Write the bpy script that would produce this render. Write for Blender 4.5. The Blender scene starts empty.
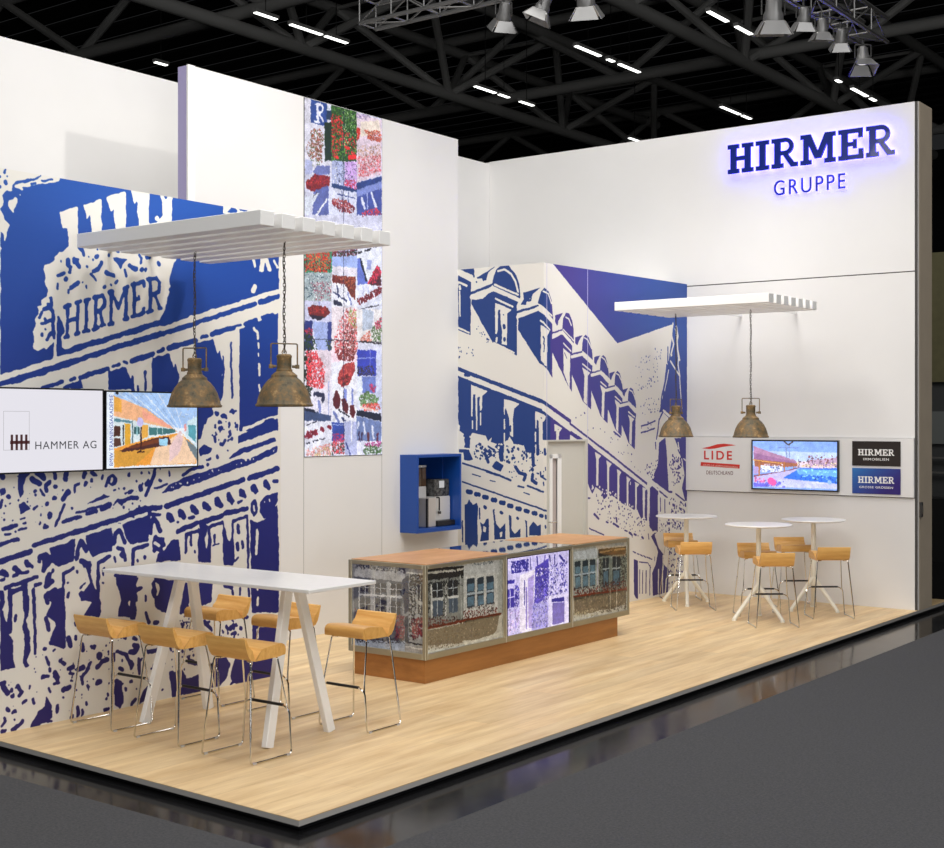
import bpy, bmesh, math, random
import numpy as np
from mathutils import Vector, Matrix

C = bpy.context.scene.collection
SC = bpy.context.scene
PI = math.pi

# ------------------------------------------------------------------ camera
cam_d = bpy.data.cameras.new('camera')
cam = bpy.data.objects.new('camera', cam_d); C.objects.link(cam)
cam.location = (5.32, -5.5, 2.25)
cam.rotation_euler = (PI / 2, 0, math.atan(1003 / 1344))
cam_d.sensor_width = 36
cam_d.lens = 1344 / 944 * 36
cam_d.shift_y = -0.0024
cam_d.clip_end = 200
SC.camera = cam

# ------------------------------------------------------------------ world, lights, exposure
SC.view_settings.view_transform = 'Standard'
SC.view_settings.look = 'None'
SC.view_settings.gamma = 1
SC.view_settings.exposure = 0
SC.view_settings.use_curve_mapping = False
SC.cycles.max_bounces = 6
SC.cycles.diffuse_bounces = 3
SC.cycles.glossy_bounces = 3
SC.cycles.sample_clamp_indirect = 4
SC.cycles.use_denoising = True
world = bpy.data.worlds.new('hall_air'); SC.world = world
world.use_nodes = True
world.node_tree.nodes['Background'].inputs[0].default_value = (0.7, 0.72, 0.75, 1)
world.node_tree.nodes['Background'].inputs[1].default_value = 0.02

def area(name, loc, target, size, power, color=(1, 0.97, 0.93), size_y=None, spread=PI):
    d = bpy.data.lights.new(name, 'AREA'); d.energy = power; d.size = size; d.color = color
    d.spread = spread
    if size_y: d.shape = 'RECTANGLE'; d.size_y = size_y
    o = bpy.data.objects.new(name, d); C.objects.link(o); o.location = loc
    o.rotation_euler = (Vector(target) - Vector(loc)).to_track_quat('-Z', 'Y').to_euler()
    return o

def spot(name, loc, target, power, angle=80, radius=0.12, color=(1, 0.96, 0.91), blend=0.9):
    d = bpy.data.lights.new(name, 'SPOT'); d.energy = power; d.spot_size = math.radians(angle)
    d.spot_blend = blend; d.shadow_soft_size = radius; d.color = color
    o = bpy.data.objects.new(name, d); C.objects.link(o); o.location = loc
    o.rotation_euler = (Vector(target) - Vector(loc)).to_track_quat('-Z', 'Y').to_euler()
    return o

# hall lighting high above the aisles in front of the stand
area('hall_light', (8.5, 1.5, 10.5), (-3.0, 4.5, 1.4), 7.0, 740, (1, 0.985, 0.97), 9.0)
area('hall_light', (1.5, -7.0, 10.5), (-2.5, 8.0, 2.0), 9.0, 670, (1, 0.985, 0.96), 5.0)
area('hall_light', (-1.5, 5.0, 11.2), (-1.5, 5.0, 0.0), 6.0, 780, (1, 0.975, 0.94), 10.0)
# the brightly lit stand across the aisle
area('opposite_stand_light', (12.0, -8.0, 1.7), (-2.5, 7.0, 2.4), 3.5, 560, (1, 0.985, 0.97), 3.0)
# truss spotlights
spot('truss_spot', (-0.50, 3.2, 6.62), (-5.0, 3.2, 3.4), 340, 75, 0.06)
spot('truss_spot', (-0.50, 1.2, 6.62), (-3.4, 1.2, 1.7), 200, 85, 0.4)
spot('truss_spot', (-0.50, 6.0, 6.62), (-4.4, 6.2, 1.8), 240, 85, 0.35)
spot('truss_spot', (-0.50, 8.0, 6.2), (-3.2, 9.2, 1.4), 150, 85, 0.4)
spot('truss_spot', (-1.6, 6.25, 6.2), (-1.6, 10.5, 1.7), 250, 90, 0.45)

# ------------------------------------------------------------------ materials
MATS = {}
def mat(name, color=(0.8, 0.8, 0.8), rough=0.5, metal=0.0, emit=None, strength=1.0, coat=0.0, spec=None, vary=0.0, vscale=8.0, bump=0.0, bscale=40.0):
    if name in MATS: return MATS[name]
    m = bpy.data.materials.new(name); m.use_nodes = True
    nt = m.node_tree; b = nt.nodes['Principled BSDF']
    b.inputs['Base Color'].default_value = (*color, 1)
    b.inputs['Roughness'].default_value = rough
    b.inputs['Metallic'].default_value = metal
    if coat: b.inputs['Coat Weight'].default_value = coat
    if spec is not None: b.inputs['Specular IOR Level'].default_value = spec
    if emit:
        b.inputs['Emission Color'].default_value = (*emit, 1)
        b.inputs['Emission Strength'].default_value = strength
    if vary:
        tc = nt.nodes.new('ShaderNodeTexCoord'); n = nt.nodes.new('ShaderNodeTexNoise')
        n.inputs['Scale'].default_value = vscale; n.inputs['Detail'].default_value = 5
        r = nt.nodes.new('ShaderNodeValToRGB')
        r.color_ramp.elements[0].position = 0.3; r.color_ramp.elements[1].position = 0.7
        r.color_ramp.elements[0].color = (*[max(0, c * (1 - vary)) for c in color], 1)
        r.color_ramp.elements[1].color = (*[min(1, c * (1 + vary)) for c in color], 1)
        nt.links.new(tc.outputs['Object'], n.inputs['Vector']); nt.links.new(n.outputs['Fac'], r.inputs['Fac'])
        nt.links.new(r.outputs['Color'], b.inputs['Base Color'])
    if bump:
        tc = nt.nodes.new('ShaderNodeTexCoord'); n = nt.nodes.new('ShaderNodeTexNoise')
        n.inputs['Scale'].default_value = bscale; n.inputs['Detail'].default_value = 3
        bp = nt.nodes.new('ShaderNodeBump'); bp.inputs['Strength'].default_value = bump; bp.inputs['Distance'].default_value = 0.01
        nt.links.new(tc.outputs['Object'], n.inputs['Vector']); nt.links.new(n.outputs['Fac'], bp.inputs['Height'])
        nt.links.new(bp.outputs['Normal'], b.inputs['Normal'])
    MATS[name] = m
    return m

def srgb(*c):
    return tuple(((x / 255) / 12.92 if x / 255 <= 0.04045 else ((x / 255 + 0.055) / 1.055) ** 2.4) for x in c)

M_WALL = mat('white_wall', (0.76, 0.752, 0.742), 0.55, vary=0.015, vscale=1.5)
M_PAPER = mat('white_paper', (0.74, 0.72, 0.69), 0.6)
M_GAP = mat('dark_joint', (0.06, 0.055, 0.05), 0.8)
M_BEIGE = mat('beige_edge_board', srgb(190, 176, 156), 0.6, vary=0.05, vscale=3)
M_WHITEM = mat('white_lacquer', (0.88, 0.875, 0.86), 0.35)
M_CREAM = mat('cream_lacquer', srgb(244, 240, 226), 0.4)
M_TOP = mat('white_table_laminate', (0.84, 0.83, 0.81), 0.3, vary=0.02, vscale=20)
M_CHROME = mat('chrome', (0.75, 0.74, 0.72), 0.12, 1.0)
M_BLACKR = mat('black_rubber', (0.012, 0.012, 0.013), 0.45)
M_BLACK = mat('black_plastic', (0.012, 0.012, 0.014), 0.3)
M_BLUE = mat('blue_lacquer', srgb(18, 68, 150), 0.35)
M_ALU = mat('grey_green_aluminium_profile', srgb(166, 160, 140), 0.35, 0.6, vary=0.06, vscale=6)
M_STEEL = mat('brushed_steel', (0.55, 0.54, 0.52), 0.3, 0.9)
M_DARKMETAL = mat('dark_metal', (0.05, 0.05, 0.05), 0.5, 0.5)
M_TRUSS = mat('truss_aluminium', (0.13, 0.13, 0.13), 0.4, 0.7)
M_PIPE = mat('grey_painted_steel_tube', (0.34, 0.34, 0.33), 0.6)
M_DECK = None

def wood(name, c1, c2, scale=(1, 1, 1), rough=0.4, plank=None):
    m = bpy.data.materials.new(name); m.use_nodes = True; nt = m.node_tree; b = nt.nodes['Principled BSDF']
    b.inputs['Roughness'].default_value = rough
    tc = nt.nodes.new('ShaderNodeTexCoord'); mp = nt.nodes.new('ShaderNodeMapping')
    mp.inputs['Scale'].default_value = scale
    nt.links.new(tc.outputs['Object'], mp.inputs['Vector'])
    n = nt.nodes.new('ShaderNodeTexNoise'); n.inputs['Scale'].default_value = 1; n.inputs['Detail'].default_value = 6; n.inputs['Roughness'].default_value = 0.62
    nt.links.new(mp.outputs['Vector'], n.inputs['Vector'])
    r = nt.nodes.new('ShaderNodeValToRGB'); r.color_ramp.elements[0].position = 0.33; r.color_ramp.elements[1].position = 0.68
    r.color_ramp.elements[0].color = (*c1, 1); r.color_ramp.elements[1].color = (*c2, 1)
    nt.links.new(n.outputs['Fac'], r.inputs['Fac'])
    out = r.outputs['Color']
    if plank:
        mp2 = nt.nodes.new('ShaderNodeMapping'); mp2.inputs['Rotation'].default_value = (0, 0, PI / 2)
        nt.links.new(tc.outputs['Object'], mp2.inputs['Vector'])
        br = nt.nodes.new('ShaderNodeTexBrick'); br.inputs['Scale'].default_value = 1
        br.inputs['Brick Width'].default_value = plank[0]; br.inputs['Row Height'].default_value = plank[1]
        br.inputs['Mortar Size'].default_value = 0.0016; br.inputs['Mortar Smooth'].default_value = 0.2
        br.inputs['Color1'].default_value = (0.9, 0.9, 0.9, 1); br.inputs['Color2'].default_value = (1.04, 1.03, 1.0, 1)
        br.inputs['Mortar'].default_value = (0.72, 0.68, 0.62, 1); br.offset = 0.37
        nt.links.new(mp2.outputs['Vector'], br.inputs['Vector'])
        mx = nt.nodes.new('ShaderNodeMix'); mx.data_type = 'RGBA'; mx.blend_type = 'MULTIPLY'; mx.inputs['Factor'].default_value = 1
        nt.links.new(out, mx.inputs[6]); nt.links.new(br.outputs['Color'], mx.inputs[7]); out = mx.outputs[2]
    nt.links.new(out, b.inputs['Base Color'])
    return m

M_OAK = wood('light_oak_laminate', srgb(210, 176, 128), srgb(243, 216, 170), (9, 0.9, 1), 0.42, (1.9, 0.19))
M_SEAT = wood('honey_beech_plywood', srgb(216, 160, 84), srgb(238, 190, 114), (3, 40, 20), 0.35)
M_CTOP = wood('terracotta_brown_top', srgb(184, 130, 80), srgb(208, 156, 104), (6, 2, 4), 0.4)
M_PLINTH = wood('brown_stained_wood', srgb(142, 92, 44), srgb(172, 116, 60), (4, 1.2, 12), 0.4)

def rust():
    m = bpy.data.materials.new('rusty_iron'); m.use_nodes = True; nt = m.node_tree; b = nt.nodes['Principled BSDF']
    tc = nt.nodes.new('ShaderNodeTexCoord')
    n = nt.nodes.new('ShaderNodeTexNoise'); n.inputs['Scale'].default_value = 14; n.inputs['Detail'].default_value = 8; n.inputs['Roughness'].default_value = 0.7
    nt.links.new(tc.outputs['Object'], n.inputs['Vector'])
    r = nt.nodes.new('ShaderNodeValToRGB'); e = r.color_ramp.elements
    e[0].position = 0.32; e[0].color = (*srgb(70, 62, 50), 1); e[1].position = 0.72; e[1].color = (*srgb(190, 160, 112), 1)
    x = e.new(0.46); x.color = (*srgb(104, 94, 72), 1); x = e.new(0.57); x.color = (*srgb(132, 104, 66), 1)
    nt.links.new(n.outputs['Fac'], r.inputs['Fac']); nt.links.new(r.outputs['Color'], b.inputs['Base Color'])
    b.inputs['Roughness'].default_value = 0.6; b.inputs['Metallic'].default_value = 0.1
    return m
M_RUST = rust()

def carpet():
    m = bpy.data.materials.new('grey_carpet'); m.use_nodes = True; nt = m.node_tree; b = nt.nodes['Principled BSDF']
    tc = nt.nodes.new('ShaderNodeTexCoord')
    n = nt.nodes.new('ShaderNodeTexNoise'); n.inputs['Scale'].default_value = 60; n.inputs['Detail'].default_value = 4; n.inputs['Roughness'].default_value = 0.8
    nt.links.new(tc.outputs['Object'], n.inputs['Vector'])
    r = nt.nodes.new('ShaderNodeValToRGB'); r.color_ramp.elements[0].position = 0.25; r.color_ramp.elements[1].position = 0.75
    r.color_ramp.elements[0].color = (*srgb(62, 62, 64), 1); r.color_ramp.elements[1].color = (*srgb(90, 90, 92), 1)
    nt.links.new(n.outputs['Fac'], r.inputs['Fac']); nt.links.new(r.outputs['Color'], b.inputs['Base Color'])
    b.inputs['Roughness'].default_value = 0.95; b.inputs['Specular IOR Level'].default_value = 0.1
    bp = nt.nodes.new('ShaderNodeBump'); bp.inputs['Strength'].default_value = 0.4; bp.inputs['Distance'].default_value = 0.004
    nt.links.new(n.outputs['Fac'], bp.inputs['Height']); nt.links.new(bp.outputs['Normal'], b.inputs['Normal'])
    return m
M_CARPET = carpet()

def black_tiles():
    m = bpy.data.materials.new('polished_black_floor'); m.use_nodes = True; nt = m.node_tree; b = nt.nodes['Principled BSDF']
    tc = nt.nodes.new('ShaderNodeTexCoord')
    br = nt.nodes.new('ShaderNodeTexBrick'); br.inputs['Scale'].default_value = 1; br.inputs['Brick Width'].default_value = 1.2
    br.inputs['Row Height'].default_value = 1.2; br.offset = 0; br.inputs['Mortar Size'].default_value = 0.006
    br.inputs['Color1'].default_value = (0.010, 0.010, 0.011, 1); br.inputs['Color2'].default_value = (0.014, 0.014, 0.015, 1)
    br.inputs['Mortar'].default_value = (0.004, 0.004, 0.004, 1)
    nt.links.new(tc.outputs['Object'], br.inputs['Vector']); nt.links.new(br.outputs['Color'], b.inputs['Base Color'])
    n = nt.nodes.new('ShaderNodeTexNoise'); n.inputs['Scale'].default_value = 3; n.inputs['Detail'].default_value = 5
    nt.links.new(tc.outputs['Object'], n.inputs['Vector'])
    mr = nt.nodes.new('ShaderNodeMapRange'); mr.inputs['To Min'].default_value = 0.05; mr.inputs['To Max'].default_value = 0.2
    b.inputs['Specular IOR Level'].default_value = 0.2; nt.links.new(n.outputs['Fac'], mr.inputs['Value']); nt.links.new(mr.outputs['Result'], b.inputs['Roughness'])
    return m
M_STRIP = black_tiles()

# ------------------------------------------------------------------ mesh helpers
class MB:
    def __init__(s): s.v = []; s.f = []; s.u = {}
    def add(s, vs, fs):
        n = len(s.v); s.v += [tuple(v) for v in vs]; s.f += [tuple(i + n for i in f) for f in fs]; return s
    def box(s, a, b, M=None):
        x0, y0, z0 = a; x1, y1, z1 = b
        vs = [(x0, y0, z0), (x1, y0, z0), (x1, y1, z0), (x0, y1, z0), (x0, y0, z1), (x1, y0, z1), (x1, y1, z1), (x0, y1, z1)]
        if M: vs = [M @ Vector(v) for v in vs]
        return s.add(vs, [(3, 2, 1, 0), (4, 5, 6, 7), (0, 1, 5, 4), (1, 2, 6, 5), (2, 3, 7, 6), (3, 0, 4, 7)])
    def bar(s, a, b, w, h, up=(0, 0, 1)):
        a = Vector(a); b = Vector(b); d = (b - a); L = d.length; d.normalize()
        x = d.cross(Vector(up))
        if x.length < 1e-4: x = Vector((1, 0, 0))
        x.normalize(); y = x.cross(d).normalized()
        vs = []
        for p in (a, b):
            for sx, sy in ((-1, -1), (1, -1), (1, 1), (-1, 1)): vs.append(p + x * sx * w / 2 + y * sy * h / 2)
        return s.add(vs, [(0, 1, 2, 3), (7, 6, 5, 4), (0, 4, 5, 1), (1, 5, 6, 2), (2, 6, 7, 3), (3, 7, 4, 0)])
    def tube(s, pts, r, n=8, closed=False):
        pts = [Vector(p) for p in pts]; N = len(pts); rings = []
        prev = None
        for i in range(N):
            if closed: t = (pts[(i + 1) % N] - pts[i - 1])
            else: t = (pts[min(i + 1, N - 1)] - pts[max(i - 1, 0)])
            t.normalize()
            if prev is None:
                x = t.cross(Vector((0, 0, 1)))
                if x.length < 1e-3: x = t.cross(Vector((1, 0, 0)))
            else: x = prev - t * prev.dot(t)
            x.normalize(); prev = x; y = t.cross(x)
            rr = r[i] if isinstance(r, (list, tuple)) else r
            rings.append([pts[i] + (x * math.cos(2 * PI * k / n) + y * math.sin(2 * PI * k / n)) * rr for k in range(n)])
        vs = [p for q in rings for p in q]; fs = []
        for i in range(N if closed else N - 1):
            j = (i + 1) % N
            for k in range(n): fs.append((i * n + k, i * n + (k + 1) % n, j * n + (k + 1) % n, j * n + k))
        if not closed: fs.append(tuple(range(n))[::-1]); fs.append(tuple((N - 1) * n + k for k in range(n)))
        return s.add(vs, fs)
    def lathe(s, prof, n=28, c=(0, 0, 0), cap=True):
        vs = []; fs = []
        for r, z in prof:
            for k in range(n): vs.append((c[0] + r * math.cos(2 * PI * k / n), c[1] + r * math.sin(2 * PI * k / n), c[2] + z))
        for i in range(len(prof) - 1):
            for k in range(n): fs.append((i * n + k, i * n + (k + 1) % n, (i + 1) * n + (k + 1) % n, (i + 1) * n + k))
        if cap: fs.append(tuple(range(n))[::-1]); fs.append(tuple((len(prof) - 1) * n + k for k in range(n)))
        return s.add(vs, fs)
    def prism(s, poly, h0, h1, f):      # poly (u,v); f(u,v,h) -> xyz
        n = len(poly); vs = [f(u, v, h0) for u, v in poly] + [f(u, v, h1) for u, v in poly]
        fs = [tuple(range(n))[::-1], tuple(range(n, 2 * n))] + [(i, (i + 1) % n, n + (i + 1) % n, n + i) for i in range(n)]
        return s.add(vs, fs)
    def build(s, name, m, parent=None, smooth=False, bevel=0, label=None, mats=None, seg=2):
        me = bpy.data.meshes.new(name); me.from_pydata(s.v, [], s.f)
        bm = bmesh.new(); bm.from_mesh(me)
        bmesh.ops.recalc_face_normals(bm, faces=bm.faces)
        if bevel:
            es = [e for e in bm.edges if len(e.link_faces) == 2 and e.calc_face_angle(0) > 0.6]
            bmesh.ops.bevel(bm, geom=es, offset=bevel, segments=seg, affect='EDGES', clamp_overlap=True)
        bm.to_mesh(me); bm.free()
        me.materials.append(m)
        if smooth:
            for p in me.polygons: p.use_smooth = True
            try: me.set_sharp_from_angle(angle=math.radians(40))
            except Exception: pass
        o = bpy.data.objects.new(name, me); C.objects.link(o)
        if parent: o.parent = parent
        if label: o['label'] = label
        return o

def fillet(pts, r, n=4):
    pts = [Vector(p) for p in pts]; out = [pts[0]]
    for i in range(1, len(pts) - 1):
        a = pts[i - 1] - pts[i]; b = pts[i + 1] - pts[i]
        rr = min(r, a.length * 0.45, b.length * 0.45)
        p0 = pts[i] + a.normalized() * rr; p2 = pts[i] + b.normalized() * rr
        for k in range(n + 1):
            t = k / n; out.append(p0 * (1 - t) ** 2 + pts[i] * 2 * t * (1 - t) + p2 * t * t)
    out.append(pts[-1]); return out

def thing(name, label, cat, loc=(0, 0, 0), rz=0, group=None):
    o = bpy.data.objects.new(name, None); C.objects.link(o); o.empty_display_size = 0.1
    o.location = loc; o.rotation_euler = (0, 0, rz); o['label'] = label; o['category'] = cat
    if group: o['group'] = group
    return o
def tag(o, label, cat, group=None, kind=None):
    o['label'] = label; o['category'] = cat
    if group: o['group'] = group
    if kind: o['kind'] = kind
    return o
def struct(o, label=None):
    o['kind'] = 'structure'
    if label: o['label'] = label
    return o
def dup(root, loc, rz, label, group=None):
    r = root.copy(); C.objects.link(r); r.location = loc; r.rotation_euler = (0, 0, rz)
    r['label'] = label
    if group: r['group'] = group
    for ch in list(root.children):
        c = ch.copy(); C.objects.link(c); c.parent = r
        for g in list(ch.children):
            d = g.copy(); C.objects.link(d); d.parent = c
    return r

# ------------------------------------------------------------------ printed artwork
# Every print is drawn in millimetres on its own wall: filled shapes, painted lines, scattered dabs (colour, size : points).
def fill_poly(img, pts, col):
    H, W = img.shape[:2]; xs = pts[:, 0]; ys = pts[:, 1]
    x0 = max(0, int(math.floor(xs.min()))); x1 = min(W, int(math.ceil(xs.max())) + 1)
    y0 = max(0, int(math.floor(ys.min()))); y1 = min(H, int(math.ceil(ys.max())) + 1)
    if x0 >= x1 or y0 >= y1: return
    X, Y = np.meshgrid(np.arange(x0, x1) + 0.5, np.arange(y0, y1) + 0.5)
    ins = np.zeros(X.shape, bool); n = len(pts)
    for i in range(n):
        ax, ay = pts[i]; bx, by = pts[(i + 1) % n]
        if ay == by: continue
        c = (ay > Y) != (by > Y)
        ins ^= c & (X < (bx - ax) * (Y - ay) / (by - ay) + ax)
    img[y0:y1, x0:x1][ins] = col

def fill_line(img, pts, w, col):
    H, W = img.shape[:2]; r = w / 2
    for i in range(max(1, len(pts) - 1)):
        a = pts[i]; b = pts[min(i + 1, len(pts) - 1)]
        x0 = max(0, int(min(a[0], b[0]) - r - 1)); x1 = min(W, int(max(a[0], b[0]) + r + 2))
        y0 = max(0, int(min(a[1], b[1]) - r - 1)); y1 = min(H, int(max(a[1], b[1]) + r + 2))
        if x0 >= x1 or y0 >= y1: continue
        X, Y = np.meshgrid(np.arange(x0, x1) + 0.5, np.arange(y0, y1) + 0.5)
        d = b - a; L = max(1e-9, float(d @ d))
        t = np.clip(((X - a[0]) * d[0] + (Y - a[1]) * d[1]) / L, 0, 1)
        img[y0:y1, x0:x1][(X - a[0] - t * d[0]) ** 2 + (Y - a[1] - t * d[1]) ** 2 <= r * r] = col

def inside(p, pts):
    c = False; n = len(pts)
    for i in range(n):
        ax, ay = pts[i]; bx, by = pts[(i + 1) % n]
        if (ay > p[1]) != (by > p[1]) and p[0] < (bx - ax) * (p[1] - ay) / (by - ay) + ax: c = not c
    return c

def draw(text, w_m, h_m, res, bg, org=(0, 0)):
    W = int(w_m * res); H = int(h_m * res); k = res / 1000
    two = bg is None
    img = np.ones((H, W, 1)) if two else np.tile(np.array(bg) / 255, (H, W, 1))
    nc = 1 if two else 3
    for line in text.strip().splitlines():
        left, right = line.split(':'); q = left.split(); kind = q[0]
        col = np.array([float(q[1])]) if two else np.array([float(v) for v in q[1:4]]) / 255
        args = [int(v) for v in q[1 + nc:]]
        P = np.array([float(v) for v in right.split()]).reshape(-1, 2)
        P = (P - np.array(org) * 1000) * k
        if kind == 'fill': fill_poly(img, P, col)
        elif kind == 'line': fill_line(img, P, max(1.2, args[0] * k), col)
        else:
            n, a, b, seed = args; rg = random.Random(seed)
            lo = P.min(0); hi = P.max(0); m = 0; tries = 0
            while m < n and tries < n * 12:
                tries += 1
                p = (rg.uniform(lo[0], hi[0]), rg.uniform(lo[1], hi[1]))
                if not inside(p, P): continue
                m += 1; an = rg.uniform(0, PI); L = rg.uniform(0.1, 1) ** 1.5 * (b - a) * k
                wd = rg.uniform(0.7, 1.25) * a * k
                mid = (p[0] + math.cos(an) * L / 2 + rg.uniform(-.3, .3) * L, p[1] + math.sin(an) * L / 2)
                end = (p[0] + math.cos(an) * L, p[1] + math.sin(an) * L)
                jit = col if two else np.clip(col * rg.uniform(0.8, 1.2), 0, 1)
                fill_line(img, np.array([p, mid, end]), max(1.2, wd), jit)
    return img

def blur(a, s):
    r = int(3 * s) + 1; k = np.exp(-np.arange(-r, r + 1) ** 2 / (2 * s * s)); k /= k.sum()
    for ax in (0, 1):
        pad = [(0, 0)] * a.ndim; pad[ax] = (r, r); b = np.pad(a, pad, mode='edge'); out = np.zeros_like(a)
        for i, w in enumerate(k):
            sl = [slice(None)] * a.ndim; sl[ax] = slice(i, i + a.shape[ax]); out += w * b[tuple(sl)]
        a = out
    return a

def warp(a, seed, amp, s):
    """shift every texel by smooth noise so that drawn outlines turn irregular"""
    rg = np.random.RandomState(seed); H, W = a.shape[:2]
    dx = blur(rg.randn(H, W), s); dy = blur(rg.randn(H, W), s); dx *= amp / dx.std(); dy *= amp / dy.std()
    Y, X = np.meshgrid(np.arange(H), np.arange(W), indexing='ij')
    return a[np.clip(np.rint(Y + dy), 0, H - 1).astype(int), np.clip(np.rint(X + dx), 0, W - 1).astype(int)]

def cut_print(field, seed, s=1.45, amp=0.3, wob=0.75):
    """organic outline of a two-colour cut print"""
    f = blur(warp(field, seed, wob, 4)[:, :, 0], s); rg = np.random.RandomState(seed)
    n = blur(rg.randn(*f.shape), 1.6); n /= n.std()
    f = f + amp * 0.12 * n * (1 - np.abs(2 * f - 1))
    return np.clip((f - 0.5) * 5 + 0.5, 0, 1)

def photo_grain(a, seed, amp=1.3, tone=0.05, contrast=1.0):
    """picture print: irregular outlines and uneven tone"""
    a = warp(a, seed, amp, 2.2); rg = np.random.RandomState(seed + 1)
    n = blur(rg.randn(*a.shape[:2]), 1.0); n /= n.std(); m = blur(rg.randn(*a.shape[:2]), 6); m /= m.std()
    return np.clip(a ** contrast * (1 + tone * n + tone * 0.8 * m)[:, :, None], 0, 1)

def to_image(name, arr):
    H, W = arr.shape[:2]; im = bpy.data.images.new(name, W, H)
    buf = np.ones((H, W, 4), np.float32); buf[:, :, :3] = arr
    im.pixels.foreach_set(buf.ravel()); im.update(); im.pack(); return im

def print_mat(name, arr, rough=0.5, emit=0.0, mirror=0.0, base=1.0):
    m = bpy.data.materials.new(name); m.use_nodes = True; nt = m.node_tree; b = nt.nodes['Principled BSDF']
    t = nt.nodes.new('ShaderNodeTexImage'); t.image = to_image(name, arr); t.interpolation = 'Linear'; t.extension = 'EXTEND'
    uv = nt.nodes.new('ShaderNodeUVMap'); uv.uv_map = 'UVMap'; nt.links.new(uv.outputs['UV'], t.inputs['Vector'])
    b.inputs['Roughness'].default_value = rough
    if emit:
        nt.links.new(t.outputs['Color'], b.inputs['Emission Color']); b.inputs['Emission Strength'].default_value = emit
        b.inputs['Base Color'].default_value = (0.02, 0.02, 0.02, 1)
    else: nt.links.new(t.outputs['Color'], b.inputs['Base Color'])
    if mirror:
        g = nt.nodes.new('ShaderNodeBsdfGlossy'); g.inputs['Roughness'].default_value = 0.04
        mx = nt.nodes.new('ShaderNodeMixShader'); mx.inputs[0].default_value = mirror
        out = nt.nodes['Material Output']
        nt.links.new(b.outputs[0], mx.inputs[1]); nt.links.new(g.outputs[0], mx.inputs[2]); nt.links.new(mx.outputs[0], out.inputs[0])
    return m

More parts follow.
